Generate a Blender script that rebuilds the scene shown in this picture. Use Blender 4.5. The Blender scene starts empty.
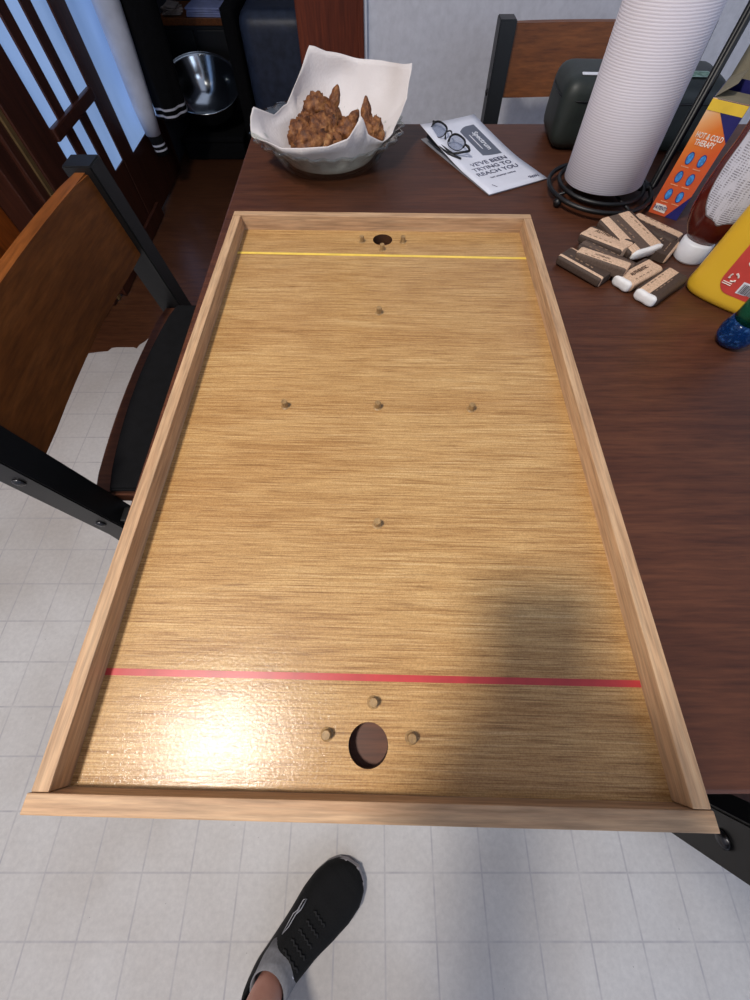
import bpy, bmesh, math, random
from math import sin, cos, pi, radians as R_
from mathutils import Vector as V, Matrix as M4, noise, Quaternion

S = bpy.context.scene
COL = S.collection
# ---------------------------------------------------------------- camera, world, lights, exposure
cam = bpy.data.cameras.new('camera'); cam.sensor_fit = 'HORIZONTAL'; cam.sensor_width = 36; cam.lens = 18
cam.clip_start = 0.006; cam.clip_end = 60
co = bpy.data.objects.new('camera', cam); COL.objects.link(co)
co.location = (0, 0, 1.06); co.rotation_euler = (R_(90 - 63.1), 0, 0); S.camera = co
S.view_settings.view_transform = 'Standard'; S.view_settings.look = 'None'
S.view_settings.gamma = 1; S.view_settings.use_curve_mapping = False
S.view_settings.exposure = 0.0
w = bpy.data.worlds.new('world'); S.world = w; w.use_nodes = True
bg = w.node_tree.nodes['Background']; bg.inputs[0].default_value = (.68, .77, 1, 1); bg.inputs[1].default_value = .49
la = bpy.data.lights.new('ceiling_lamp', 'AREA'); la.shape = 'DISK'; la.size = .24; la.energy = 33; la.color = (1, .93, .85)
lo = bpy.data.objects.new('ceiling_lamp', la); COL.objects.link(lo); lo.location = (-.66, -.20, 2.35)
# daylight falling into the dining end from a window behind and to the right of the camera
lb = bpy.data.lights.new('window_daylight', 'AREA'); lb.shape = 'RECTANGLE'; lb.size = 1.4; lb.size_y = 1.2
lb.energy = 13; lb.color = (.66, .78, 1)
lbo = bpy.data.objects.new('window_daylight', lb); COL.objects.link(lbo); lbo.location = (1.7, -1.9, 1.7)
lbo.rotation_euler = (V((.4, .6, .7)) - V((1.7, -1.9, 1.7))).to_track_quat('-Z', 'Y').to_euler()

# ---------------------------------------------------------------- helpers
def lin(c):
    return tuple(((x / 255) / 12.92 if x / 255 < .04045 else ((x / 255 + .055) / 1.055) ** 2.4) for x in c) + (1,)
class NT:
    def __init__(s, name):
        s.m = bpy.data.materials.new(name); s.m.use_nodes = True; s.t = s.m.node_tree
        s.b = s.t.nodes['Principled BSDF']
    def n(s, typ, **kw):
        x = s.t.nodes.new(typ)
        for k, v in kw.items(): setattr(x, k, v)
        return x
    def l(s, a, b): s.t.links.new(a, b)
    def coord(s, scale=(1, 1, 1), rot=(0, 0, 0), loc=(0, 0, 0), out='Object'):
        c = s.n('ShaderNodeTexCoord'); m = s.n('ShaderNodeMapping')
        m.inputs['Scale'].default_value = scale; m.inputs['Rotation'].default_value = rot; m.inputs['Location'].default_value = loc
        s.l(c.outputs[out], m.inputs[0]); return m.outputs[0]
    def noise(s, vec, scale=5, detail=4, rough=.55, dist=0):
        x = s.n('ShaderNodeTexNoise'); s.l(vec, x.inputs['Vector'])
        x.inputs['Scale'].default_value = scale; x.inputs['Detail'].default_value = detail
        x.inputs['Roughness'].default_value = rough; x.inputs['Distortion'].default_value = dist
        return x.outputs['Fac']
    def ramp(s, fac, stops):
        x = s.n('ShaderNodeValToRGB'); e = x.color_ramp.elements
        while len(e) < len(stops): e.new(.5)
        for i, (p, c) in enumerate(stops): e[i].position = p; e[i].color = lin(c) if len(c) == 3 else c
        s.l(fac, x.inputs[0]); return x.outputs[0]
    def mix(s, f, a, b, mode='MIX'):
        x = s.n('ShaderNodeMix', data_type='RGBA', blend_type=mode)
        for k, v in ((0, f), (6, a), (7, b)):
            if isinstance(v, (int, float)): x.inputs[k].default_value = v
            elif isinstance(v, tuple): x.inputs[k].default_value = v
            else: s.l(v, x.inputs[k])
        return x.outputs[2]
    def bump(s, h, strength=.2, dist=.001):
        x = s.n('ShaderNodeBump'); x.inputs['Strength'].default_value = strength; x.inputs['Distance'].default_value = dist
        s.l(h, x.inputs['Height']); s.l(x.outputs[0], s.b.inputs['Normal'])
    def base(s, c): s.l(c, s.b.inputs['Base Color'])
    def set(s, **kw):
        for k, v in kw.items(): s.b.inputs[k.replace('_', ' ')].default_value = v
        return s
def plain(name, c, rough=.6, var=.12, scale=30, metal=0, spec=.5, bump=0):
    t = NT(name); t.set(Roughness=rough, Metallic=metal); t.b.inputs['Specular IOR Level'].default_value = spec
    f = t.noise(t.coord(), scale, 3)
    a = tuple(max(0, x * (1 - var)) for x in c); b = tuple(min(255, x * (1 + var)) for x in c)
    t.base(t.ramp(f, [(.3, a), (.7, b)]))
    if bump: t.bump(f, bump, .002)
    return t.m
def wood(name, stops, scale=(1, 14, 14), n=6, rough=.45, blot=.25, bump=.1, coat=0, fine=3.5):
    t = NT(name); v = t.coord(scale)
    f1 = t.noise(v, n, 6, .62, .25); f2 = t.noise(v, n * fine, 4, .6)
    f3 = t.noise(t.coord(), 3.2, 2)
    c = t.ramp(f1, stops)
    c = t.mix(.55, c, t.ramp(f2, [(.3, (150, 150, 150)), (.62, (255, 255, 255))]), 'MULTIPLY')
    c = t.mix(blot, c, t.ramp(f3, [(.3, (140, 130, 125)), (.7, (255, 255, 255))]), 'MULTIPLY')
    t.base(c); t.b.inputs['Specular IOR Level'].default_value = .35; t.set(Roughness=rough); t.b.inputs['Coat Weight'].default_value = coat
    if bump: t.bump(f2, bump, .001)
    return t.m

def new(name, bm, mat, parent=None, smooth=False, loc=None, rot=None):
    bmesh.ops.recalc_face_normals(bm, faces=bm.faces)
    me = bpy.data.meshes.new(name); bm.to_mesh(me); bm.free()
    if smooth is True:
        for p in me.polygons: p.use_smooth = True
    for m in (mat if isinstance(mat, (list, tuple)) else [mat]): me.materials.append(m)
    o = bpy.data.objects.new(name, me); COL.objects.link(o)
    if parent: o.parent = parent
    if loc is not None: o.location = loc
    if rot is not None: o.rotation_euler = rot
    return o
def tag(o, label, cat, group=None):
    o['label'] = label; o['category'] = cat
    if group: o['group'] = group
    return o
def thing(name, label, cat, loc=(0, 0, 0), rz=0, group=None):
    o = bpy.data.objects.new(name, None); o.empty_display_size = .05; COL.objects.link(o)
    o.location = loc; o.rotation_euler = (0, 0, rz); return tag(o, label, cat, group)
def struct(name, bm, mat, **k):
    o = new(name, bm, mat, **k); o['kind'] = 'structure'; return o
def B(): return bmesh.new()
def box(bm, x0, x1, y0, y1, z0, z1, bev=0, seg=2, mi=0, mat=None):
    r = bmesh.ops.create_cube(bm, size=1)
    for v in r['verts']: v.co = V(((x0 + x1) / 2 + v.co.x * (x1 - x0), (y0 + y1) / 2 + v.co.y * (y1 - y0), (z0 + z1) / 2 + v.co.z * (z1 - z0)))
    fs = set(f for v in r['verts'] for f in v.link_faces); vs = set(r['verts'])
    if bev:
        es = set(e for v in r['verts'] for e in v.link_edges)
        rr = bmesh.ops.bevel(bm, geom=list(es), offset=bev, segments=seg, profile=.6, affect='EDGES')
        vs = set(v for f in rr['faces'] for v in f.verts) | set(v for v in vs if v.is_valid)
        fs = set(f for v in vs for f in v.link_faces)
    for f in fs: f.material_index = mi
    if mat is not None:
        for v in vs: v.co = mat @ v.co
    return vs
def tube(bm, pts, r, seg=8, closed=False, cap=True):
    pts = [V(p) for p in pts]; n = len(pts); rings = []
    rr = r if isinstance(r, (list, tuple)) else [r] * n
    prev = None
    for i, p in enumerate(pts):
        a = pts[(i - 1) % n] if (i or closed) else p; b = pts[(i + 1) % n] if (i < n - 1 or closed) else p
        d = (b - a).normalized()
        if prev is None:
            u = d.cross(V((0, 0, 1)));
            if u.length < .05: u = d.cross(V((1, 0, 0)))
        else: u = prev - d * prev.dot(d)
        u.normalize(); prev = u; v_ = d.cross(u)
        rings.append([bm.verts.new(p + rr[i] * (u * cos(2 * pi * k / seg) + v_ * sin(2 * pi * k / seg))) for k in range(seg)])
    for i in range(n if closed else n - 1):
        A, C_ = rings[i], rings[(i + 1) % n]
        for k in range(seg): bm.faces.new((A[k], A[(k + 1) % seg], C_[(k + 1) % seg], C_[k]))
    if cap and not closed:
        bm.faces.new(rings[0][::-1]); bm.faces.new(rings[-1])
def lathe(bm, prof, seg=48, sx=1, sy=1, off=(0, 0, 0), fn=None, cap0=False, cap1=False):
    rings = []
    for r, z in prof:
        ring = []
        for k in range(seg):
            a = 2 * pi * k / seg; rr = r * (fn(a, z, r) if fn else 1)
            ring.append(bm.verts.new((off[0] + rr * cos(a) * sx, off[1] + rr * sin(a) * sy, off[2] + z)))
        rings.append(ring)
    for A, C_ in zip(rings, rings[1:]):
        for k in range(seg): bm.faces.new((A[k], A[(k + 1) % seg], C_[(k + 1) % seg], C_[k]))
    if cap0: bm.faces.new(rings[0][::-1])
    if cap1: bm.faces.new(rings[-1])
    return rings
def loft(bm, rings, cap=True):
    rs = [[bm.verts.new(p) for p in r] for r in rings]; n = len(rs[0])
    for A, C_ in zip(rs, rs[1:]):
        for k in range(n): bm.faces.new((A[k], A[(k + 1) % n], C_[(k + 1) % n], C_[k]))
    if cap: bm.faces.new(rs[0][::-1]); bm.faces.new(rs[-1])
def poly(bm, pts, h=0.0004, M=None, mi=0):
    """thin prism from a 2D outline, lying in local XY"""
    M = M or M4()
    a = [bm.verts.new(M @ V((x, y, 0))) for x, y in pts]; b = [bm.verts.new(M @ V((x, y, h))) for x, y in pts]
    n = len(pts); fs = [bm.faces.new(a[::-1]), bm.faces.new(b)]
    for k in range(n): fs.append(bm.faces.new((a[k], a[(k + 1) % n], b[(k + 1) % n], b[k])))
    for f in fs: f.material_index = mi
def text(name, s, size, mat, parent, M, spacing=1, bold=0, align='CENTER', sx=1):
    c = bpy.data.curves.new(name, 'FONT'); c.body = s; c.size = size; c.align_x = align; c.align_y = 'CENTER'
    c.extrude = .00012; c.offset = bold; c.space_character = spacing; c.resolution_u = 3
    o = bpy.data.objects.new(name, c); COL.objects.link(o)
    dg = bpy.context.evaluated_depsgraph_get(); me = bpy.data.meshes.new_from_object(o.evaluated_get(dg))
    bpy.data.objects.remove(o); me.materials.clear(); me.materials.append(mat)
    me.transform(M @ M4.Diagonal((sx, 1, 1, 1)))
    q = bpy.data.objects.new(name, me); COL.objects.link(q); q.parent = parent; return q
def skin(name, pts, edges, mat, parent=None, sub=2, root=0):
    me = bpy.data.meshes.new(name); me.from_pydata([p[:3] for p in pts], edges, [])
    o = bpy.data.objects.new(name, me); COL.objects.link(o)
    o.modifiers.new('s', 'SKIN'); sm = o.modifiers.new('d', 'SUBSURF'); sm.levels = sub; sm.render_levels = sub
    for i, p in enumerate(pts):
        r = p[3]; r = r if isinstance(r, tuple) else (r, r)
        me.skin_vertices[0].data[i].radius = r; me.skin_vertices[0].data[i].use_root = (i == root)
    dg = bpy.context.evaluated_depsgraph_get(); m2 = bpy.data.meshes.new_from_object(o.evaluated_get(dg))
    bpy.data.objects.remove(o); bpy.data.meshes.remove(me)
    for p in m2.polygons: p.use_smooth = True
    m2.materials.clear()
    m2.materials.append(mat); m2.name = name
    q = bpy.data.objects.new(name, m2); COL.objects.link(q)
    if parent: q.parent = parent
    return q
def rounded(w_, h_, r, n=5):
    p = []
    for cx, cy, a0 in ((w_ / 2 - r, h_ / 2 - r, 0), (-w_ / 2 + r, h_ / 2 - r, 90), (-w_ / 2 + r, -h_ / 2 + r, 180), (w_ / 2 - r, -h_ / 2 + r, 270)):
        for k in range(n): a = R_(a0 + 90 * k / (n - 1)); p.append((cx + r * cos(a), cy + r * sin(a)))
    return p
def oval(w_, h_, n=20, cx=0, cy=0): return [(cx + w_ / 2 * cos(2 * pi * k / n), cy + h_ / 2 * sin(2 * pi * k / n)) for k in range(n)]

# ---------------------------------------------------------------- materials
def m_floor():
    t = NT('vinyl_tile'); c = t.n('ShaderNodeTexCoord'); sp = t.n('ShaderNodeSeparateXYZ'); t.l(c.outputs['Object'], sp.inputs[0])
    def line(out, off, wd):
        a = t.n('ShaderNodeMath', operation='ADD'); t.l(out, a.inputs[0]); a.inputs[1].default_value = off
        m = t.n('ShaderNodeMath', operation='PINGPONG'); t.l(a.outputs[0], m.inputs[0]); m.inputs[1].default_value = .0511
        l = t.n('ShaderNodeMapRange'); t.l(m.outputs[0], l.inputs[0]); l.inputs[1].default_value = wd * .35; l.inputs[2].default_value = wd
        l.inputs[3].default_value = 1; l.inputs[4].default_value = 0; return l.outputs[0]
    lx = line(sp.outputs[0], -.2248 + 10.22, .0024); ly = line(sp.outputs[1], .343 + 10.22, .0024)
    mx = t.n('ShaderNodeMath', operation='MAXIMUM'); t.l(lx, mx.inputs[0]); t.l(ly, mx.inputs[1])
    br = t.noise(t.coord(), 22, 3); k = t.n('ShaderNodeMath', operation='MULTIPLY'); t.l(mx.outputs[0], k.inputs[0])
    kr = t.n('ShaderNodeMapRange'); t.l(br, kr.inputs[0]); kr.inputs[1].default_value = .35; kr.inputs[2].default_value = .65; kr.inputs[3].default_value = .3; kr.inputs[4].default_value = .8
    t.l(kr.outputs[0], k.inputs[1])
    base = t.ramp(t.noise(t.coord(), 90, 4, .7), [(.3, (192, 189, 187)), (.7, (206, 203, 200))])
    big = t.ramp(t.noise(t.coord(), 2.5, 3), [(.35, (232, 228, 224)), (.65, (255, 255, 255))])
    base = t.mix(1., base, big, 'MULTIPLY')
    spk = t.ramp(t.noise(t.coord(), 160, 1), [(.80, (0, 0, 0)), (.84, (255, 255, 255))])
    base = t.mix(spk, base, lin((120, 115, 112)))
    t.base(t.mix(k.outputs[0], base, lin((158, 154, 158)))); t.set(Roughness=.42)
    t.bump(t.noise(t.coord(), 60, 3), .25, .001); return t.m
def m_board():
    t = NT('varnished_plywood')
    v = t.coord((7, 420, 420)); f1 = t.noise(v, 2.2, 6, .78, .1)
    v2 = t.coord((22, 900, 900)); f2 = t.noise(v2, 2, 3, .65)
    v3 = t.coord((1.6, 9, 9)); f3 = t.noise(v3, 2.2, 3, .6)
    c = t.ramp(f1, [(.33, (140, 104, 62)), (.44, (184, 144, 92)), (.54, (206, 170, 116)), (.68, (222, 192, 146))])
    c = t.mix(.5, c, t.ramp(f2, [(.33, (160, 128, 88)), (.5, (255, 252, 244))]), 'MULTIPLY')
    c = t.mix(.35, c, t.ramp(t.noise(t.coord(), 900, 2, .6), [(.35, (176, 160, 140)), (.6, (255, 255, 255))]), 'MULTIPLY')
    c = t.mix(.6, c, t.ramp(f3, [(.3, (214, 188, 150)), (.62, (255, 252, 245))]), 'MULTIPLY')
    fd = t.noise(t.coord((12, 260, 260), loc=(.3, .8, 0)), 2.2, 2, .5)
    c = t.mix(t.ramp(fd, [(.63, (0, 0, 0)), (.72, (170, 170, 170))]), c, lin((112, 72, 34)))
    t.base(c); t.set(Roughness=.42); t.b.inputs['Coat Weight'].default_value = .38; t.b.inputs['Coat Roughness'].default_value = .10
    t.b.inputs['Specular IOR Level'].default_value = .30
    b1 = t.noise(t.coord(), 420, 3, .6)
    mm = t.n('ShaderNodeMath', operation='MULTIPLY_ADD'); t.l(f1, mm.inputs[0]); mm.inputs[1].default_value = .5; t.l(b1, mm.inputs[2])
    x = t.n('ShaderNodeBump'); x.inputs['Strength'].default_value = .30; x.inputs['Distance'].default_value = .0005
    t.l(mm.outputs[0], x.inputs['Height']); t.l(x.outputs[0], t.b.inputs['Normal']); t.l(x.outputs[0], t.b.inputs['Coat Normal'])
    return t.m
MF = m_floor(); MB_ = m_board()
RAIL = [(.25, (178, 138, 102)), (.5, (200, 162, 124)), (.75, (214, 180, 142))]
m_railx = wood('rail_wood_across', RAIL, (2.5, 45, 45), 4, .55, .15, .06, fine=2.5)
m_raily = wood('rail_wood_along', RAIL, (45, 2.5, 45), 4, .55, .15, .06, fine=2.5)
m_peg = wood('peg_wood', [(.3, (150, 118, 76)), (.7, (186, 152, 104))], (20, 20, 3), 8, .45)
m_table = wood('table_wood', [(.2, (72, 38, 25)), (.42, (90, 51, 33)), (.6, (102, 60, 39)), (.8, (114, 70, 46))], (3, 40, 40), 2.4, .46, .6, .10)
m_chairwood = wood('chair_wood', [(.25, (108, 58, 22)), (.5, (134, 76, 31)), (.75, (152, 90, 42))], (12, 1.2, 12), 5, .42, .3, .08)
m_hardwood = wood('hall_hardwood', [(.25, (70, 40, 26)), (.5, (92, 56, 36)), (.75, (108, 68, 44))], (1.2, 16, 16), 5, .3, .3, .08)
m_trim = wood('stained_trim', [(.25, (84, 36, 20)), (.5, (106, 46, 25)), (.75, (122, 56, 30))], (14, 14, 1), 4, .4, .3, .05)
m_dkwood = wood('dark_door_wood', [(.25, (58, 30, 22)), (.5, (74, 40, 29)), (.75, (88, 48, 34))], (14, 14, 1), 4, .4, .3, .05)
m_orange = wood('orange_door_wood', [(.25, (128, 60, 18)), (.5, (150, 74, 24)), (.75, (168, 88, 32))], (14, 8, 1), 4, .35, .3, .05)
m_wall = plain('painted_wall', (206, 206, 212), .85, .03, 60, bump=.15)
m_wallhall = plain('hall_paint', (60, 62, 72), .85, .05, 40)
m_black = plain('black_powder_coat', (15, 15, 15), .42, .15, 80, bump=.05)
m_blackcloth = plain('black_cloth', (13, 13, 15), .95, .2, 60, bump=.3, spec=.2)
m_blkmetal = plain('black_wire', (9, 9, 10), .45, .1, 20)
m_bolt = plain('bolt_steel', (70, 70, 72), .25, .1, 20, metal=.9)
m_brass = plain('brass_strip', (120, 96, 62), .4, .1, 20, metal=.4)
m_steel = plain('brushed_steel', (200, 205, 208), .16, .04, 15, metal=1)
m_white = plain('white_plastic', (224, 226, 232), .35, .02, 20)
m_red = plain('red_line_paint', (180, 56, 56), .35, .06, 60)
m_yellow = plain('yellow_line_paint', (240, 206, 90), .3, .05, 60)

# ---------------------------------------------------------------- structure
torn = [(-1.6, 1.20), (-1.15, 1.185), (-1.10, 1.195), (-1.06, 1.20), (-1.05, 1.218), (-1.03, 1.222), (-.965, 1.222), (-.95, 1.215), (-.945, 1.235), (-.925, 1.26), (-.915, 1.285), (-.90, 1.292), (-.85, 1.292), (-.84, 1.26), (-.5, 1.26), (2.6, 1.26)]
bm = B(); top_ = [bm.verts.new((x, y, 0)) for x, y in torn]; mid_ = [bm.verts.new((x, y, -.02)) for x, y in torn]
lowv = [bm.verts.new((x, 1.1, 0)) for x, y in torn]; lv = [bm.verts.new((x, -2.4, 0)) for x in (-1.6, 2.6)]
for k in range(len(torn) - 1):
    bm.faces.new((lowv[k], lowv[k + 1], top_[k + 1], top_[k])); bm.faces.new((top_[k], top_[k + 1], mid_[k + 1], mid_[k]))
bm.faces.new([lv[0], lv[1]] + lowv[::-1])
struct('floor', bm, MF)
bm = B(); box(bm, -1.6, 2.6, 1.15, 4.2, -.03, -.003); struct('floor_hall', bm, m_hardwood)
bm = B(); box(bm, -.06, 2.6, 1.76, 1.90, 0, 2.5); box(bm, -1.25, -.06, 1.76, 1.90, 2.06, 2.5); struct('wall_back', bm, m_wall)
bm = B(); box(bm, -.229, -.036, 1.735, 1.925, 0, 2.06, .004); box(bm, -.05, -.032, 1.728, 1.76, 0, 2.06, .003); struct('trim_2', bm, m_trim)
bm = B(); box(bm, -.036, -.024, 1.740, 1.76, 0, 2.06, .002); struct('trim_3', bm, m_white)
bm = B(); box(bm, -.024, 2.6, 1.745, 1.76, 0, .09, .003); struct('baseboard_back', bm, m_dkwood)
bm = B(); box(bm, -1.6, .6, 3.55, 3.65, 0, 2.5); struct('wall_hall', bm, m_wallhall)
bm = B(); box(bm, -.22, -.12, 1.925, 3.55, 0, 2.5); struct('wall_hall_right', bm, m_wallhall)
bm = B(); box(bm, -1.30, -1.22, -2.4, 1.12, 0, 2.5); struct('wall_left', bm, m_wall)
# wooden door leaf in the left wall beside the french door
d2 = B(); box(d2, -1.26, -1.215, .55, 1.40, .01, 2.05, .004); d2o = struct('door_2', d2, m_orange)
bm = B(); box(bm, -1.215, -1.205, .70, 1.26, .25, .85, .006); new('door_panel', bm, m_orange, d2o)
bm = B(); box(bm, -1.24, -1.13, 1.40, 1.475, 0, 2.06, .004); box(bm, -1.20, -1.115, 1.475, 1.52, 0, 2.06, .004); struct('trim_4', bm, m_dkwood)
bm = B(); box(bm, -1.118, -1.108, 1.512, 1.534, 0, 2.06, .002); struct('trim_5', bm, m_brass)
# french door with tall panes of bluish daylight
y0 = 1.534
bm = B()
box(bm, -1.14, -1.10, y0, 1.695, .01, 2.05, .003)                       # hinge stile
box(bm, -1.14, -1.10, 2.070, 2.185, .01, 2.05, .003)                     # meeting stile
box(bm, -1.138, -1.102, 1.695, 2.070, .01, .27, .003); box(bm, -1.138, -1.102, 1.695, 2.070, 1.93, 2.05, .003)
d1 = struct('door_1', bm, m_dkwood)
bm = B()
for a, b in ((1.772, 1.828), (1.905, 1.966)): box(bm, -1.112, -1.100, a, b, .27, 1.93, .002)
for z in (.46, 1.2): box(bm, -1.133, -1.090, 1.695, 2.070, z, z + .035, .006)
new('muntin', bm, m_dkwood, d1)
def m_pane():
    t = NT('daylit_pane'); e = t.ramp(t.noise(t.coord((1, 1, .6)), 2.5, 3), [(.3, (96, 124, 168)), (.7, (136, 164, 208))])
    t.base(e); t.set(Roughness=.15); t.l(e, t.b.inputs['Emission Color']); t.b.inputs['Emission Strength'].default_value = .85
    return t.m
MP = m_pane()
bm = B(); box(bm, -1.112, -1.107, 1.695, 2.070, .27, 1.93); new('pane', bm, MP, d1)
# sidelight beside the door, one wide pane
bm = B(); box(bm, -1.14, -1.104, 2.185, 2.62, .01, .25, .003); box(bm, -1.14, -1.104, 2.185, 2.62, 1.93, 2.05, .003)
box(bm, -1.14, -1.104, 2.60, 2.66, .01, 2.05, .003); w1 = struct('window_1', bm, m_dkwood)
bm = B(); box(bm, -1.112, -1.106, 2.185, 2.60, .25, 1.93); new('pane', bm, MP, w1)
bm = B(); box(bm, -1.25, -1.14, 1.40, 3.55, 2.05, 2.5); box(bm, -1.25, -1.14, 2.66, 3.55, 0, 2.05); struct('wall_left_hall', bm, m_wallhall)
bm = B(); box(bm, -1.100, -1.085, 1.54, 2.185, .001, .06, .002); struct('baseboard_left', bm, m_dkwood)

# ---------------------------------------------------------------- table
t = thing('dining_table', 'dark reddish brown wooden dining table under the game board', 'table', (.44, .4465, 0))
bm = B(); box(bm, -.666, .666, -.5085, .5085, .718, .75, .003)
top = new('tabletop', bm, m_table, t)
bm = B()
for y in (-.45, .45): box(bm, -.56, .56, y - .012, y + .012, .66, .718, .002)
for x in (-.60, .60): box(bm, x - .012, x + .012, -.44, .44, .66, .718, .002)
new('apron', bm, m_black, t)
for x in (-.60, .60):
    for y in (-.455, .455):
        bm = B(); box(bm, x - .025, x + .025, y - .025, y + .025, 0, .718, .003); new('leg', bm, m_black, t)

# ---------------------------------------------------------------- chairs (local: front = +x, posts at x=0)
def make_chair(label, loc, rz, group):
    t = thing('dining_chair', label, 'chair', loc, rz, group)
    k = -.129 / .99
    for s in (-1, 1):
        a, b = (s * .271, s * .229); lo_, hi = min(a, b), max(a, b)
        bm = B()
        sec = [(-.02, 0), (0, .46), (k * .31, .77)]
        for (xa, za), (xb, zb) in zip(sec, sec[1:]):
            pass
        loft(bm, [[(x, lo_, z), (x, hi, z), (x - .047, hi, z), (x - .047, lo_, z)] for x, z in sec])
        bmesh.ops.bevel(bm, geom=list(bm.edges), offset=.002, segments=2, affect='EDGES')
        p = new('back_post', bm, m_black, t)
        for zb in (.508, .642):
            xb = k * (zb - .46) - .022
            bm = B(); q = V((xb, s * .2705, zb)); e = V((xb, s * .2755, zb))
            tube(bm, [q, q + (e - q) * .6, e], [.0075, .0075, .0035], 12); new('bolt', bm, m_bolt, p, True)
        bm = B(); box(bm, .33, .37, lo_, hi, 0, .50, .002); new('leg', bm, m_black, t)
        bm = B(); box(bm, -.01, .335, lo_ + .008, hi - .008, .465, .50, .002); new('side_rail', bm, m_black, t)
        bm = B(); box(bm, -.03, .335, lo_ + .012, hi - .012, .12, .14, .002); new('stretcher', bm, m_black, t)
    bm = B(); n = 10
    rings = []
    for i in range(n + 1):                                               # backrest panel, softly curved across
        y = -.229 + .458 * i / n; bow = -.012 * (1 - (y / .229) ** 2)
        r = []
        for z, dx in ((.633, 0), (.762, 0), (.762, -.022), (.633, -.022)): r.append((k * (z - .46) - .012 + dx + bow, y, z))
        rings.append(r)
    loft(bm, rings); bmesh.ops.bevel(bm, geom=[e for e in bm.edges if abs(e.verts[0].co.y - e.verts[1].co.y) > .01], offset=.003, segments=2, affect='EDGES')
    new('backrest', bm, m_chairwood, t)
    bm = B(); out = []
    for i in range(13):
        y = -.227 + .454 * i / 12; out.append((-.052 + .014 * (y / .227) ** 2 - .004, y))
    out += [(.40, .24), (.40, -.24)]
    poly(bm, out, .028); bmesh.ops.bevel(bm, geom=[e for e in bm.edges if abs(e.verts[0].co.z - e.verts[1].co.z) < .001], offset=.004, segments=2, affect='EDGES')
    bmesh.ops.translate(bm, verts=bm.verts, vec=(0, 0, .5)); new('seat', bm, m_table, t)
    bm = B(); inset = []
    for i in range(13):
        y = -.224 + .448 * i / 12; inset.append((-.034 + .020 * (y / .224) ** 2, y))
    inset += [(.37, .224), (.37, -.224)]
    poly(bm, inset, .008); bmesh.ops.bevel(bm, geom=[e for e in bm.edges if abs(e.verts[0].co.z - e.verts[1].co.z) < .001 and e.verts[0].co.z > .004], offset=.003, segments=2, affect='EDGES')
    bmesh.ops.translate(bm, verts=bm.verts, vec=(0, 0, .528)); new('seat_dark_inset', bm, m_blackcloth, t)  # thin black layer over the wooden seat, set in from its back edge
    return t
G = 'matching metal and wood dining chairs'
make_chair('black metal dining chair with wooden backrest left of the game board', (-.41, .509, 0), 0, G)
make_chair('dining chair against the pale wall behind the paper towel roll', (.583, 1.442, 0), -pi / 2, G)
make_chair('dining chair at the near table edge, black bolted post at lower right', (.570, -.068, 0), pi / 2, G)

# ---------------------------------------------------------------- game board
YAW = R_(-1.2)
gb = thing('game_board', 'varnished wooden peg game board with raised rails and two holes', 'board game', (.0026, .2572, .7505), YAW)
W2, L2, RW = .2029, .3268, .0108
H1 = (.0015, -.2885); H2 = (.0015, .2945)                      # goal holes, local
def loc2(x, y):                                             # world table-plane point to board local
    dx, dy = x - .0026, y - .2572; c, s = cos(-YAW), sin(-YAW); return (c * dx - s * dy, s * dx + c * dy)
H1 = loc2(-.0045, -.0327); H2 = loc2(.0105, .5525)
def panel(z0, z1, holes, r, seg=40):
    bm = B(); x0, x1, y0, y1 = -W2 + .004, W2 - .004, -L2 + .004, L2 - .004
    bands = sorted(holes, key=lambda h: h[1]); q = .03
    def quad(a, b, c, d, z): return [bm.verts.new((p[0], p[1], z)) for p in (a, b, c, d)]
    for z in (z0, z1):
        cur = y0
        for hx, hy in bands:
            bm.faces.new(quad((x0, cur), (x1, cur), (x1, hy - q), (x0, hy - q), z))
            bm.faces.new(quad((x0, hy - q), (hx - q, hy - q), (hx - q, hy + q), (x0, hy + q), z))
            bm.faces.new(quad((hx + q, hy - q), (x1, hy - q), (x1, hy + q), (hx + q, hy + q), z))
            for k in range(seg):
                a, b = 2 * pi * k / seg, 2 * pi * (k + 1) / seg
                def sq(t): m = max(abs(cos(t)), abs(sin(t))); return (hx + q * cos(t) / m, hy + q * sin(t) / m)
                bm.faces.new(quad((hx + r * cos(a), hy + r * sin(a)), sq(a), sq(b), (hx + r * cos(b), hy + r * sin(b)), z))
            cur = hy + q
        bm.faces.new(quad((x0, cur), (x1, cur), (x1, y1), (x0, y1), z))
    for hx, hy in bands:
        for k in range(seg):
            a, b = 2 * pi * k / seg, 2 * pi * (k + 1) / seg
            hf = bm.faces.new([bm.verts.new(p) for p in ((hx + r * cos(a), hy + r * sin(a), z0), (hx + r * cos(b), hy + r * sin(b), z0), (hx + r * cos(b), hy + r * sin(b), z1), (hx + r * cos(a), hy + r * sin(a), z1))]); hf.material_index = 1
    for a, b in (((x0, y0), (x1, y0)), ((x1, y0), (x1, y1)), ((x1, y1), (x0, y1)), ((x0, y1), (x0, y0))):
        bm.faces.new([bm.verts.new(p) for p in ((*a, z0), (*b, z0), (*b, z1), (*a, z1))])
    bmesh.ops.remove_doubles(bm, verts=bm.verts, dist=1e-5)
    return bm
ZS = .0115
new('playing_surface', panel(.0005, ZS, (H1, H2), .0133), [MB_, plain('stained_shaded_hole_edge', (64, 38, 20), .6, .2)], gb)  # hole walls: dark stain and the shade inside, both put into the colour
def rail(name, x0, x1, y0, y1, m, label=None):
    bm = B(); box(bm, x0, x1, y0, y1, 0, .0295, .0009, 2); return new('rail', bm, m, gb)
rail('l', -W2, -W2 + RW, -L2 + RW, L2 - RW, m_raily); rail('r', W2 - RW, W2, -L2 + RW, L2 - RW, m_raily)
rail('n', -W2 - .002, W2 + .001, -L2 - .0003, -L2 + RW - .0004, m_railx); rail('f', -W2, W2, L2 - RW + .0004, L2, m_railx)
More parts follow.
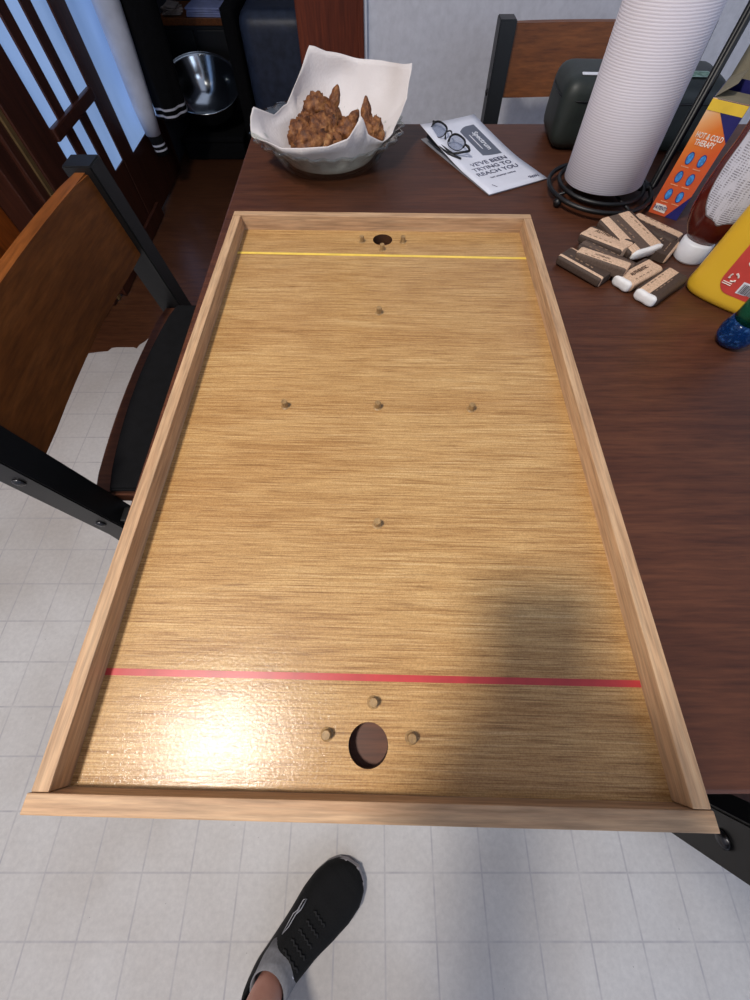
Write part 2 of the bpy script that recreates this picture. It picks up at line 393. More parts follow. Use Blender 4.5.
for nm, y, m_, x0 in (('red_line', .2480, m_red, 0), ('yellow_line', .2546, m_yellow, 0)):
    yy = -.2492 if nm == 'red_line' else .2556
    bm = B(); box(bm, -W2 + RW, W2 - RW, yy - .0023 * (1 if nm == 'red_line' else .9), yy + .0023 * (1 if nm == 'red_line' else .9), ZS - .0002, ZS + .00025)
    ln_ = new(nm, bm, m_, gb)
    if nm == 'yellow_line': ln_.rotation_euler = (0, 0, R_(-.7)); ln_.location = (.2556 * sin(R_(-.7)), .0035, 0)
pegs = [(362, 240), (402, 240), (382, 248), (379, 312), (286, 403), (378, 405), (471, 406), (377, 524), (372, 701), (326, 734), (411, 738)]
PEGW = [(-.018, .548), (.038, .547), (.0095, .529), (.0048, .401), (-.0913, .2585), (.0028, .257), (.0975, .2545), (.0020, .1275), (-.0012, -.0075), (-.0325, -.0265), (.0245, -.0285)]
for x, y in PEGW:
    lx, ly = loc2(x, y); bm = B(); lathe(bm, [(.0031, 0), (.0031, .0078), (.0027, .0085)], 20, cap0=True, cap1=True, off=(lx, ly, ZS - .001))
    # thin bead of varnish round the foot
    lathe(bm, [(.0048, .0008), (.0031, .0018)], 20, off=(lx, ly, ZS - .001)); new('peg', bm, m_peg, gb)

# ---------------------------------------------------------------- pie dish with liner and chicken
DC = (-.076, .805, .7503)
def m_glass(name, c=(.93, .97, .95, 1), rough=.03, k=.9):
    t = NT(name); t.t.nodes.remove(t.b); out = [n for n in t.t.nodes if n.type == 'OUTPUT_MATERIAL'][0]
    tr = t.n('ShaderNodeBsdfTransparent'); tr.inputs[0].default_value = c; g = t.n('ShaderNodeBsdfGlossy'); g.inputs['Roughness'].default_value = rough
    lw = t.n('ShaderNodeLayerWeight'); lw.inputs[0].default_value = .35; mr = t.n('ShaderNodeMapRange'); t.l(lw.outputs['Facing'], mr.inputs[0]); mr.inputs[3].default_value = .07; mr.inputs[4].default_value = k * .5
    mx = t.n('ShaderNodeMixShader'); t.l(mr.outputs[0], mx.inputs[0]); t.l(tr.outputs[0], mx.inputs[1]); t.l(g.outputs[0], mx.inputs[2]); t.l(mx.outputs[0], out.inputs[0]); return t.m
mg = m_glass('clear_dish_glass', (.90, .93, .89, 1))
bm = B(); fl = lambda a, z, r: 1 + (.03 * cos(26 * a) if z > .034 else 0)
lathe(bm, [(.001, .002), (.072, .002), (.080, .005), (.088, .014), (.096, .028), (.103, .036), (.117, .043), (.121, .047), (.1185, .0485), (.1155, .0465), (.101, .0395), (.093, .031), (.085, .018), (.077, .009), (.070, .0065), (.001, .0065)], 156, fn=fl)
tag(new('pie_dish', bm, mg, smooth=True, loc=DC), 'clear glass fluted pie dish on the table holding fried chicken', 'dish')
def m_towel(name, c0, c1, sc):
    t = NT(name); f = t.n('ShaderNodeTexVoronoi'); t.l(t.coord(), f.inputs['Vector']); f.inputs['Scale'].default_value = sc
    t.base(t.ramp(t.noise(t.coord(), 12, 2), [(.3, c0), (.7, c1)])); t.set(Roughness=.95)
    t.b.inputs['Subsurface Weight'].default_value = .0; t.bump(f.outputs[0], .25, .001); return t.m
m_liner = m_towel('paper_towel_liner', (208, 200, 196), (226, 220, 218), 260)
bnd = [(0, (.110, .010, .050)), (20, (.128, .040, .066)), (32, (.136, .060, .099)), (52, (.095, .085, .092)), (76, (.05, .110, .092)), (100, (-.002, .108, .100)),
       (107, (-.026, .098, .108)), (120, (-.048, .082, .082)), (140, (-.068, .060, .052)), (165, (-.088, .028, .050)), (178, (-.113, -.005, .070)), (188, (-.119, -.016, .062)), (198, (-.116, -.03, .042)),
       (215, (-.090, -.060, .048)), (235, (-.062, -.085, .049)), (255, (-.034, -.094, .052)), (275, (.006, -.088, .052)), (296, (.036, -.080, .058)), (308, (.056, -.064, .078)), (318, (.066, -.062, .056)), (332, (.088, -.050, .044)), (348, (.104, -.022, .045)), (360, (.110, .010, .050))]
def bpt(a):
    for (a0, p0), (a1, p1) in zip(bnd, bnd[1:]):
        if a0 <= a <= a1:
            f = (a - a0) / (a1 - a0); return V(p0).lerp(V(p1), f)
bm = B(); N = 144; NR = 22; rings = []
for j in range(1, NR + 1):
    s = j / NR; ring = []
    for i in range(N):
        a = 360 * i / N; b = bpt(a); rad = V((b.x, b.y)).length; A = math.atan2(b.y, b.x)
        if s < .34: r = .070 * s / .34; p = V((r * cos(A), r * sin(A), .0095))
        elif s < .62:
            f = (s - .34) / .28; rw = min(.0985, max(.070, rad * .93)); p = V(((.070 + (rw - .070) * f) * cos(A), (.070 + (rw - .070) * f) * sin(A), .0095 + .030 * f))
        else:
            f = (s - .62) / .38; rw = min(.0985, max(.070, rad * .93)); q = V((rw * cos(A), rw * sin(A), .0395)); p = q.lerp(b, f)
            p += V((cos(A), sin(A), 0)) * .006 * sin(pi * f) * (1 if b.z > .07 else .3)
        wv = noise.noise(V((p.x * 28, p.y * 28, p.z * 28 + 3))) * .006 * s
        p += V((cos(A) * wv, sin(A) * wv, wv * .3)); ring.append(bm.verts.new(p))
    rings.append(ring)
cv = bm.verts.new((0, 0, .0095))
for k in range(N): bm.faces.new((cv, rings[0][k], rings[0][(k + 1) % N]))
for A_, C_ in zip(rings, rings[1:]):
    for k in range(N): bm.faces.new((A_[k], A_[(k + 1) % N], C_[(k + 1) % N], C_[k]))
ln = new('paper_towel', bm, m_liner, smooth=True, loc=DC); sm = ln.modifiers.new('t', 'SOLIDIFY'); sm.thickness = .0006; sm.offset = 1
tag(ln, 'white paper towel sheet lining the glass dish, corners standing up', 'paper towel')
def m_chicken():
    t = NT('fried_crust'); f = t.noise(t.coord(), 60, 5, .7)
    t.base(t.ramp(f, [(.32, (52, 25, 10)), (.45, (104, 58, 24)), (.58, (146, 94, 48)), (.74, (190, 142, 88))])); t.set(Roughness=.6); t.bump(t.noise(t.coord(), 150, 4, .7), .6, .003); return t.m
MC = m_chicken()
def chicken(k, px, py, pz, blobs, tip=None, lab='', ):
    bm = B(); rnd = random.Random(k)
    for (x, y, z, rx, ry, rz, rot) in blobs:
        r = bmesh.ops.create_icosphere(bm, subdivisions=4, radius=1); Mx = M4.Rotation(rot, 4, 'Z')
        for v in r['verts']:
            d = v.co.copy(); n1 = noise.noise(d * 1.8 + V((k * 7, 1, 2))); n2 = noise.noise(d * 5.5 + V((k * 3, 4, 9))); n3 = noise.noise(d * 13 + V((k, 2, 6)))
            q = d * (.96 + .30 * n1 + .34 * abs(n2) + .16 * n3); v.co = (Mx @ V((q.x * rx, q.y * ry, q.z * rz))) + V((x, y, z))
    if tip:
        a, b, r0, r1 = tip; a = V(a); b = V(b); r = bmesh.ops.create_icosphere(bm, subdivisions=4, radius=1)
        for v in r['verts']:
            d = v.co.copy(); tt = (d.z + 1) / 2; axis = (b - a); u = axis.to_track_quat('Z', 'X'); rr = r0 + (r1 - r0) * tt; n2 = 1 + .3 * noise.noise(d * 3.5 + V((k, k, 0)))
            v.co = a + axis * tt + u @ V((d.x * rr * n2, d.y * rr * n2, 0))
    o = new('fried_chicken_piece', bm, MC, smooth=True, loc=(DC[0] + px, DC[1] + py, DC[2] + pz))
    tag(o, lab, 'fried chicken', 'fried chicken pieces in the dish')
chicken(1, -.018, .048, .050, [(0, 0, 0, .022, .017, .018, .3), (-.014, -.006, -.01, .015, .014, .014, 0)], None, 'fried chicken piece topmost of the heap, left of the upright wing tip')
chicken(2, .004, .043, .040, [(0, 0, 0, .016, .014, .018, .5)], ((0, 0, .005), (.013, .008, .038), .010, .006), 'fried wing with its narrow tip standing up at the back of the heap')
chicken(3, -.046, .012, .030, [(0, 0, 0, .016, .024, .020, -.5), (.006, .016, .008, .014, .013, .013, 0)], None, 'fried chicken piece leaning at the left side of the heap')
chicken(4, -.012, .006, .036, [(0, 0, 0, .025, .018, .018, .5), (.014, .008, .002, .016, .013, .014, 0)], None, 'curled fried chicken piece in the middle of the heap')
chicken(5, -.026, -.030, .034, [(0, 0, 0, .025, .016, .017, .45), (.020, .005, -.002, .016, .013, .012, .2)], None, 'fried chicken piece lowest at the front of the heap')
chicken(6, .030, .010, .033, [(0, 0, 0, .017, .015, .017, 0)], ((-.002, 0, 0), (.020, .014, .024), .012, .006), 'pointed fried chicken piece at the right end of the heap')
chicken(7, .066, -.006, .039, [(0, 0, 0, .022, .015, .018, -.5), (.010, .002, .004, .012, .016, .014, 0)], ((-.003, 0, .005), (-.004, .010, .040), .011, .005), 'fried chicken piece alone at right behind the folded towel corner')
chicken(8, .010, -.012, .026, [(0, 0, 0, .018, .016, .014, .1)], None, 'small dark fried chicken piece tucked behind the front towel fold')

# ---------------------------------------------------------------- brochure and glasses
m_paper = plain('mailer_paper', (218, 220, 230), .55, .02, 30)
m_ink = plain('dark_ink', (62, 66, 92), .6, .05, 30); m_logo = plain('grey_logo_box', (92, 98, 112), .5, .05, 30)
un = V((.102, .051, 0)).normalized(); br = thing('brochure', 'white printed mailer lying on the table beside the dark case', 'brochure', (.179, .693, .7503), math.atan2(un.y, un.x))
BW, BL = .114, .222
def bz(v): f = v / BL; return .013 * max(0, f - .35) ** 1.3 * 1.9
bm = B(); prev = None; g = []
for i in range(9):
    row = []
    for j in range(15):
        x = BW * i / 8; y = BL * j / 14; row.append(bm.verts.new((x, y, .0018 + bz(y) + .003 * (1 - i / 8) ** 3 * (j / 14))))
    g.append(row)
for a, b in zip(g, g[1:]):
    for j in range(14): bm.faces.new((a[j], b[j], b[j + 1], a[j + 1]))
sh = new('front_page', bm, m_paper, br, True); q = sh.modifiers.new('t', 'SOLIDIFY'); q.thickness = .0004
bm = B(); box(bm, .0008, BW + .0008, .0006, BL - .006, 0, .0012); new('back_page', bm, plain('mailer_paper_back', (140, 142, 150), .6, .03), br)
def onp(u, v, rot=0): 
    sl = math.atan((bz(v + .01) - bz(v - .01)) / .02)
    return M4.Translation((u, v, .0026 + bz(v) + .003 * (1 - u / BW) ** 3 * v / BL)) @ M4.Rotation(sl, 4, 'X') @ M4.Rotation(rot, 4, 'Z')
bm = B(); poly(bm, rounded(.036, .098, .001, 2), .0002, onp(.078, .146) @ M4.Translation((0, 0, -.0001))); lg = new('logo_box', bm, m_logo, br)
text('logo_text', 'Spectrum', .0145, m_white, br, onp(.083, .146, -pi / 2) @ M4.Translation((0, 0, .0003)), bold=.0002)
bm = B(); poly(bm, [(-.022, -.0008), (.022, -.0008), (.022, .0008), (-.022, .0008)], .0002, onp(.070, .146, -pi / 2) @ M4.Translation((0, 0, .0003))); new('logo_text_line', bm, m_white, br)
for i, s in enumerate(("WE'VE BEEN", 'TRYING TO', 'REACH YOU')):
    text('headline_text', s, .0145, m_ink, br, onp(.056, .088 - .0155 * i), 1.0, .00015)
text('small_text', 'last attempt notice', .0065, m_ink, br, onp(.056, .042))
bm = B()
tube(bm, [onp(.088 + .0011 * i, .015 + .0045 * sin(i * 1.9)) @ V((0, 0, .0001)) for i in range(18)], .0003, 5)
new('scribble', bm, m_ink, br); bm = B()
tube(bm, [onp(.02 + .0015 * i, .022 - .003 * i) @ V((0, 0, .0001)) for i in range(4)], .0003, 5)
new('pen_tick', bm, m_ink, br)

gd = V((.172 - .091, .768 - .922, 0)); ga = math.atan2(gd.y, gd.x)
gl = thing('eyeglasses', 'folded black rimmed eyeglasses resting on the left edge of the mailer', 'glasses', (.124, .848, .7690), ga); gl.scale = (.82, .82, .82)
m_lens = m_glass('lens_glass', (.90, .92, .96, 1), .02)
tilt = M4.Rotation(R_(38), 4, 'X')
fr = B(); ls = B()
for s in (-1, 1):
    pts = []
    for k in range(28):
        a = 2 * pi * k / 28; x = .025 * (abs(cos(a)) ** .75) * (1 if cos(a) > 0 else -1); y = .0125 * (abs(sin(a)) ** .85) * (1 if sin(a) > 0 else -1)
        pts.append(tilt @ V((s * .034 + x, y, 0)))
    tube(fr, pts[0:15], .0019, 6); tube(fr, pts[14:28] + [pts[0]], .0008, 6)
    c = [ls.verts.new(p + V((0, 0, .0006))) for p in pts]; d = [ls.verts.new(p - V((0, 0, .0006))) for p in pts]
    ls.faces.new(c); ls.faces.new(d[::-1])
    for k in range(28): ls.faces.new((c[k], c[(k + 1) % 28], d[(k + 1) % 28], d[k]))
    tube(fr, [tilt @ V((s * .060, .006, 0)), tilt @ V((s * .067, .007, -.003)), tilt @ V((s * .069, .006, -.010))], [.002, .0024, .002], 8)
tube(fr, [tilt @ V((x, .006 + .004 * (1 - (x / .009) ** 2), 0)) for x in (-.009, -.004, 0, .004, .009)], .0013, 6)
for s in (-1, 1): tube(fr, [tilt @ V((s * .009, .002, 0)), tilt @ V((s * .007, -.004, -.006))], [.0008, .002], 6)
new('frame', fr, m_blkmetal, gl, True); new('lens', ls, m_lens, gl)
for s in (-1, 1):
    bm = B(); tube(bm, [tilt @ V((s * .069, .006, -.010)), (s * .045, -.016 + .003 * s, -.0125), (0, -.020 + .004 * s, -.0115), (-s * .040, -.018 + .003 * s, -.012), (-s * .066, -.006, -.0145)], [.002, .0022, .0020, .0024, .0018], 8); new('temple', bm, m_blkmetal, gl, True)

# ---------------------------------------------------------------- dark rounded case
m_case = plain('dark_green_vinyl', (36, 42, 38), .5, .15, 40, bump=.12)
cs = thing('rounded_case', 'dark green black rounded carrying case standing behind the paper towel roll', 'case', (.430, .885, .7503), R_(-3))
bm = B(); vs = box(bm, -.127, .127, -.055, .055, 0, .089, .028, 6); new('body', bm, m_case, cs, True)
bm = B(); pts = [(x, y) for x, y in rounded(.256, .112, .033, 8)]; tube(bm, [(x, y, .064) for x, y in pts], .0012, 6, True); new('zipper', bm, m_blkmetal, cs, True)
bm = B(); poly(bm, rounded(.026, .007, .001, 2), .0006, M4.Translation((-.092, -.034, .0893)) @ M4.Rotation(R_(8), 4, 'X')); new('name_tag', bm, m_white, cs)
def m_greenlabel():
    t = NT('pale_green_label'); t.base(t.ramp(t.noise(t.coord(), 160, 3), [(.4, (86, 122, 98)), (.62, (150, 190, 162))])); t.set(Roughness=.5); return t.m
m_gl = m_greenlabel()
bm = B(); poly(bm, rounded(.040, .020, .003, 3), .0006, M4.Translation((.072, -.028, .0894)) @ M4.Rotation(R_(0), 4, 'X')); new('green_label', bm, m_gl, cs)
bm = B(); ou = rounded(.042, .022, .003, 4); tube(bm, [M4.Translation((.072, -.028, .0894)) @ M4.Rotation(R_(0), 4, 'X') @ V((x, y, .0004)) for x, y in ou], .0005, 5, True); new('label_border', bm, plain('pale_border', (180, 205, 190), .5), cs)

# ---------------------------------------------------------------- paper towel roll and holder
RC = V((.346, .693, 0))
ph = thing('paper_towel_holder', 'black wire paper towel holder standing on the table', 'paper towel holder', (RC.x, RC.y, .7503))
def circ(r, z, n=48, sx=1): return [(r * cos(2 * pi * k / n), r * sin(2 * pi * k / n), z) for k in range(n)]
bm = B(); tube(bm, circ(.076, .0125), .0032, 8, True); tube(bm, circ(.062, .017), .0030, 8, True); tube(bm, circ(.036, .018), .0025, 8, True)
for a in (20, 110, 200, 290): tube(bm, [(.02 * cos(R_(a)), .02 * sin(R_(a)), .0185), (.076 * cos(R_(a)), .076 * sin(R_(a)), .0125)], .0022, 6)
new('base', bm, m_blkmetal, ph, True)
for a in (205, 335, 90):
    bm = B(); bmesh.ops.create_uvsphere(bm, u_segments=16, v_segments=10, radius=.0062); bmesh.ops.translate(bm, verts=bm.verts, vec=(.076 * cos(R_(a)), .076 * sin(R_(a)), .0062)); new('foot', bm, m_blkmetal, ph, True)
bm = B(); tube(bm, [(0, 0, .018), (0, 0, .31)], .0035, 10); bmesh.ops.create_uvsphere(bm, u_segments=14, v_segments=10, radius=.008, matrix=M4.Translation((0, 0, .315))); new('centre_rod', bm, m_blkmetal, ph, True)
bm = B()
for dy in (-.0035, .0035): tube(bm, [(.060, dy, .0125), (.078, dy - .001, .0125), (.0815, dy - .001, .016), (.0815, dy - .001, .29)], .0042, 8)
tube(bm, [(.0815, -.0045, .29), (.0815, -.001, .295), (.0815, .0025, .29)], .0036, 8); new('tension_arm', bm, m_blkmetal, ph, True)
m_tp = NT('ribbed_paper_towel')
wv = m_tp.n('ShaderNodeTexWave', wave_type='BANDS', bands_direction='Z'); m_tp.l(m_tp.coord((1, 1, 1)), wv.inputs['Vector']); wv.inputs['Scale'].default_value = 122; wv.inputs['Distortion'].default_value = .8; wv.inputs['Detail'].default_value = 1; wv.inputs['Detail Scale'].default_value = .6
m_tp.base(m_tp.ramp(wv.outputs['Color'], [(.0, (206, 201, 210)), (.35, (222, 218, 226)), (1, (226, 222, 230))])); m_tp.set(Roughness=.95)
m_tp.bump(wv.outputs['Color'], .22, .0007); m_tp = m_tp.m
tr = thing('paper_towel_roll', 'tall white ribbed paper towel roll on the black wire holder', 'paper towel roll', (RC.x, RC.y, .7503 + .0225))
tr.rotation_euler = (R_(-2.0), R_(-2.6), 0)
bm = B(); lathe(bm, [(.020, 0), (.0545, 0), (.056, .0015), (.0545, .10), (.0535, .2), (.052, .2785), (.051, .28), (.020, .28)], 72, cap0=False); rr = lathe(bm, [(.020, 0), (.020, .28)], 72)
bmesh.ops.remove_doubles(bm, verts=bm.verts, dist=1e-5); new('sheets', bm, m_tp, tr, True)
bm = B(); lathe(bm, [(.0199, .0005), (.0199, .2795), (.0188, .2795), (.0188, .0005), (.0199, .0005)], 40); new('cardboard_core', bm, plain('cardboard', (168, 142, 110), .9), tr, True)

# ---------------------------------------------------------------- orange box
u = V((.029, -.028, 0)).normalized(); bx = thing('medicine_box', 'orange and navy pain relief carton standing open beside the ketchup', 'box', (.415, .648, .7503), R_(-36))
BWd, BH, BD = .0415, .123, .085
m_or = NT('orange_print'); gcoord = m_or.n('ShaderNodeTexCoord'); sp = m_or.n('ShaderNodeSeparateXYZ'); m_or.l(gcoord.outputs['Object'], sp.inputs[0])
ad = m_or.n('ShaderNodeMath', operation='MULTIPLY_ADD'); m_or.l(sp.outputs[0], ad.inputs[0]); ad.inputs[1].default_value = -1.0; m_or.l(sp.outputs[2], ad.inputs[2])
mr = m_or.n('ShaderNodeMapRange'); m_or.l(ad.outputs[0], mr.inputs[0]); mr.inputs[1].default_value = -.02; mr.inputs[2].default_value = .112
m_or.base(m_or.ramp(mr.outputs[0], [(0, (214, 92, 54)), (.45, (222, 96, 44)), (.72, (232, 128, 50)), (.88, (240, 172, 110)), (1, (240, 200, 160))])); m_or.set(Roughness=.45); m_or = m_or.m
m_navy = plain('navy_print', (38, 38, 104), .45, .06, 40); m_kraft = plain('inner_card', (122, 114, 94), .85, .06, 60); m_ylw = plain('yellow_print', (238, 200, 66), .45, .04, 40)
T_ = .0007
bm = B(); box(bm, 0, BWd, 0, T_, 0, BH); new('front_panel', bm, m_or, bx)
bm = B(); box(bm, 0, T_, T_, BD, 0, BH); box(bm, BWd - T_, BWd, T_, BD, 0, BH); box(bm, 0, BWd, BD - T_, BD, 0, BH); box(bm, 0, BWd, T_, BD, 0, T_)
new('carton_side', bm, m_navy, bx)
def face(x, z, h=.0003): return M4.Translation((x, -.0001, z)) @ M4.Rotation(pi / 2, 4, 'X')
def fp(name, pts, m, lift=0, h=.0002):
    bm = B(); poly(bm, pts, h, M4.Translation((0, -lift, 0)) @ M4.Rotation(pi / 2, 4, 'X')); return new(name, bm, m, bx)
fp('navy_corner', [(.005, BH), (BWd, BH), (BWd, .088)], m_navy, .0001)
fp('navy_foot', [(BWd, .030), (BWd, 0), (.024, 0)], m_navy, .0001)
fp('yellow_band', [(0, BH - .0005), (BWd, BH - .0005), (BWd, BH - .0105), (0, BH - .0105)], m_ylw, .0004)
m_bl = plain('blue_print', (70, 140, 214), .4, .25, 260); m_dkbl = plain('deep_blue_print', (30, 60, 130), .4, .1, 60)
for r_ in range(3):
    for c_ in range(2):
        cx, cz = .0125 + .0155 * c_, .067 - .0205 * r_
        fp('blue_oval_edge', oval(.0086, .0135, 20, cx, cz), m_dkbl, .0003); fp('blue_oval', oval(.0068, .0115, 20, cx, cz), m_bl, .0006)
        fp('print_line', [(cx - .005, cz - .0098), (cx + .005, cz - .0098), (cx + .005, cz - .0088), (cx - .005, cz - .0088)], plain('pale_orange', (240, 160, 120), .5), .0003)
m_pale = plain('pale_print', (246, 226, 214), .5)
text('carton_text', 'HOT & COLD', .0075, m_pale, bx, M4.Translation((.0205, -.0006, .090)) @ M4.Rotation(pi / 2, 4, 'X'), bold=.00012, sx=.72)
text('carton_text', 'THERAPY', .0080, m_pale, bx, M4.Translation((.0195, -.0006, .083)) @ M4.Rotation(pi / 2, 4, 'X'), bold=.00012, sx=.72)
fp('white_patch', [(.004, .0045), (.021, .0035), (.0215, .0095), (.018, .013), (.004, .013)], m_pale, .0003)
text('carton_text', 'PATENTS', .0062, m_navy, bx, M4.Translation((.0125, -.0008, .0085)) @ M4.Rotation(pi / 2, 4, 'X'), bold=.0001, sx=.72)
for nm, pts in (('flap', [(0, 0, BH), (BWd, 0, BH), (BWd - .002, .012, BH + .0), (0, 0, BH)]),):
    pass
def flap(pts):
    bm = B(); a = [bm.verts.new(p) for p in pts]; f = bm.faces.new(a); o = new('flap', bm, m_kraft, bx); q = o.modifiers.new('t', 'SOLIDIFY'); q.thickness = .0007; return o
flap([(.0004, BD, BH), (BWd, BD, BH), (BWd, BD + .012, BH + .030), (.0004, BD + .012, BH + .030)])
flap([(BWd, .002, BH), (BWd, BD - .002, BH), (BWd + .012, BD - .008, BH + .028), (BWd + .012, .010, BH + .028)])
flap([(.0005, .001, BH - .001), (BWd - .0005, .001, BH - .001), (BWd - .002, .050, BH - .004), (.002, .050, BH - .004)])
flap([(.001, .004, BH), (.001, BD - .002, BH), (.016, BD - .010, BH + .010), (.016, .020, BH + .010)])

# ---------------------------------------------------------------- ketchup
kf = R_(222)
kt = thing('ketchup_bottle', 'upside down dark red ketchup bottle standing on its white cap', 'bottle', (.4310, .5330, .7503), kf + pi / 2)
m_ket = NT('ketchup_plastic'); m_ket.base(m_ket.ramp(m_ket.noise(m_ket.coord(), 14, 2), [(.3, (72, 22, 16)), (.7, (98, 34, 24))])); m_ket.set(Roughness=.18); m_ket = m_ket.m
bm = B(); lathe(bm, [(.0, 0), (.0188, 0), (.0198, .002), (.0196, .021), (.018, .023), (0, .023)], 40); new('cap', bm, m_white, kt, True)
bm = B(); KP = [(.0, .022), (.017, .0225), (.021, .028), (.028, .038), (.0325, .052), (.034, .075), (.033, .10), (.031, .12), (.032, .15), (.034, .175), (.031, .188), (.020, .195), (0, .196)]
lathe(bm, KP, 48, sx=1.0, sy=.72); new('body', bm, m_ket, kt, True)
def kr(z):
    for (r0, z0), (r1, z1) in zip(KP, KP[1:]):
        if z0 <= z <= z1: return r0 + (r1 - r0) * (z - z0) / (z1 - z0 + 1e-9)
    return .033
def wrap_label(bm, zc, hh, amax, off, sy=.72, fn=kr, power=2.4, n=24, m=24, a0=-pi / 2):
    g = []
    for j in range(n + 1):
        z = zc - hh + 2 * hh * j / n; e = (1 - abs((z - zc) / hh) ** power) ** (1 / power) if abs((z - zc) / hh) < 1 else 0
        row = []
        for i in range(m + 1):
            a = a0 + amax * max(e, .02) * (2 * i / m - 1); r = fn(z) + off; row.append(bm.verts.new((r * cos(a), r * sin(a) * sy - off * .0, z)))
        g.append(row)
    for A_, C_ in zip(g, g[1:]):
        for i in range(m): bm.faces.new((A_[i], A_[i + 1], C_[i + 1], C_[i]))
def m_fine(name, c0, c1, *a):
    t = NT(name); wv = t.n('ShaderNodeTexWave', wave_type='BANDS', bands_direction='Z'); t.l(t.coord(), wv.inputs['Vector']); wv.inputs['Scale'].default_value = 150
    g_ = t.noise(t.coord((420, 420, 60)), 1, 2); h_ = t.noise(t.coord((40, 40, 60)), 1, 1)
    k = t.n('ShaderNodeMath', operation='MULTIPLY'); t.l(t.ramp(wv.outputs['Fac'], [(.45, (0, 0, 0)), (.65, (255, 255, 255))]), k.inputs[0]); t.l(t.ramp(g_, [(.44, (0, 0, 0)), (.52, (255, 255, 255))]), k.inputs[1])
    k2 = t.n('ShaderNodeMath', operation='MULTIPLY'); t.l(k.outputs[0], k2.inputs[0]); t.l(t.ramp(h_, [(.40, (50, 50, 50)), (.5, (255, 255, 255))]), k2.inputs[1])
    t.base(t.mix(k2.outputs[0], lin(c0), lin(c1))); t.set(Roughness=.35); return t.m
bm = B(); wrap_label(bm, .118, .068, 1.12, .0006, a0=-pi / 2 + .32); new('label_border', bm, plain('grey_label_edge', (120, 116, 120), .4), kt, True)
bm = B(); wrap_label(bm, .118, .0665, 1.07, .0010, a0=-pi / 2 + .32); new('label', bm, m_fine('fine_print_label', (206, 208, 220), (130, 130, 142), 330, 1100), kt, True)
bm = B()
for zz in (.125, .128, .150): 
    tube(bm, [((kr(zz) + .0016) * cos(-pi / 2 + .3 + a), (kr(zz) + .0016) * sin(-pi / 2 + .3 + a) * .72, zz + a * .002) for a in [-.75 + .1 * i for i in range(16)]], .0004, 5)
new('label_rule', bm, plain('rule_ink', (70, 70, 80), .5), kt)

# ---------------------------------------------------------------- mustard
mf = R_(-45)
mu = thing('mustard_bottle', 'yellow mustard squeeze bottle with red label beside the ketchup', 'bottle', (.4420, .4470, .7503), mf)
m_mus = NT('mustard_plastic'); m_mus.base(m_mus.ramp(m_mus.noise(m_mus.coord(), 6, 1), [(.3, (222, 176, 44)), (.7, (232, 188, 56))])); m_mus.set(Roughness=.32); m_mus = m_mus.m
def mring(w_, d_, z, n=40, p=3.0):
    out = []
    for k in range(n):
        a = 2 * pi * k / n; c, s = cos(a), sin(a); out.append((w_ * abs(c) ** (2 / p) * (1 if c > 0 else -1), d_ * abs(s) ** (2 / p) * (1 if s > 0 else -1), z))
    return out
bm = B(); loft(bm, [mring(.041, .022, 0), mring(.0445, .0255, .003), mring(.046, .027, .009), mring(.045, .026, .018), mring(.0435, .0255, .05), mring(.042, .025, .09), mring(.039, .024, .115), mring(.030, .022, .135), mring(.018, .017, .145, p=2.2), mring(.015, .015, .152, p=2)])
new('body', bm, m_mus, mu, True)
bm = B(); lathe(bm, [(.016, .150), (.016, .165), (.013, .168), (.005, .180), (.003, .188), (0, .188)], 28, cap0=True); new('cap', bm, m_mus, mu, True)
def mface(z):
    pts = [(0, .022), (.003, .0255), (.009, .027), (.018, .026), (.05, .0255), (.09, .025), (.115, .024), (.14, .02)]
    for (z0, r0), (z1, r1) in zip(pts, pts[1:]):
        if z0 <= z <= z1: return r0 + (r1 - r0) * (z - z0) / (z1 - z0)
    return .02
def msurf(x, z, off):
    q = mface(z); wmax = .0445; return V((x, -q * max(0, (1 - (abs(x) / wmax) ** 3)) ** (1 / 3) - off, z))
def mpatch(name, outl, m, off, par=mu):
    bm = B(); cx = sum(p[0] for p in outl) / len(outl); cz = sum(p[1] for p in outl) / len(outl); R0 = []
    for f in [0.02] + [i / 8 for i in range(1, 9)]: R0.append([bm.verts.new(msurf(cx + (x - cx) * f, cz + (z - cz) * f, off)) for x, z in outl])
    n = len(outl)
    for A_, C_ in zip(R0, R0[1:]):
        for k in range(n): bm.faces.new((A_[k], A_[(k + 1) % n], C_[(k + 1) % n], C_[k]))
    bm.faces.new(R0[0]); return new(name, bm, m, par, True)
lab = [(x + .012, z + .055) for x, z in rounded(.052, .074, .016, 8)]
mpatch('label', lab, plain('mustard_label_red', (206, 74, 66), .35, .05), .0006)
mpatch('barcode', [(.008, .023), (.030, .023), (.030, .036), (.008, .036)], plain('barcode_white', (226, 226, 236), .4), .0012)
bm = B(); rnd = random.Random(3); x = .010
while x < .0285:
    wd = rnd.choice((.0004, .0007, .001)); vs = [bm.verts.new(msurf(xx, zz, .0017)) for xx, zz in ((x, .0245), (x + wd, .0245), (x + wd, .0345), (x, .0345))]; bm.faces.new(vs); x += wd + rnd.choice((.0005, .0008))
new('barcode_bars', bm, plain('barcode_ink', (60, 55, 70), .5), mu)
bm = B()
for k in range(3):
    a0 = 2 * pi * k / 3 + .3; tube(bm, [msurf(-.004 + .0042 * cos(a0 + .28 * i), .036 + .0042 * sin(a0 + .28 * i), .0013) for i in range(6)], [.0009, .0009, .0009, .0009, .0014, .0002], 5)
new('recycling_mark', bm, m_pale, mu)
bm = B()
for z in (.0275, .0295): tube(bm, [msurf(-.011 + .002 * i, z, .0011) for i in range(6)], .0005, 5)
new('label_print', bm, m_pale, mu)
mpatch('label_oval', [(x, z) for x, z in oval(.016, .007, 18, .006, .054)], m_pale, .0012)

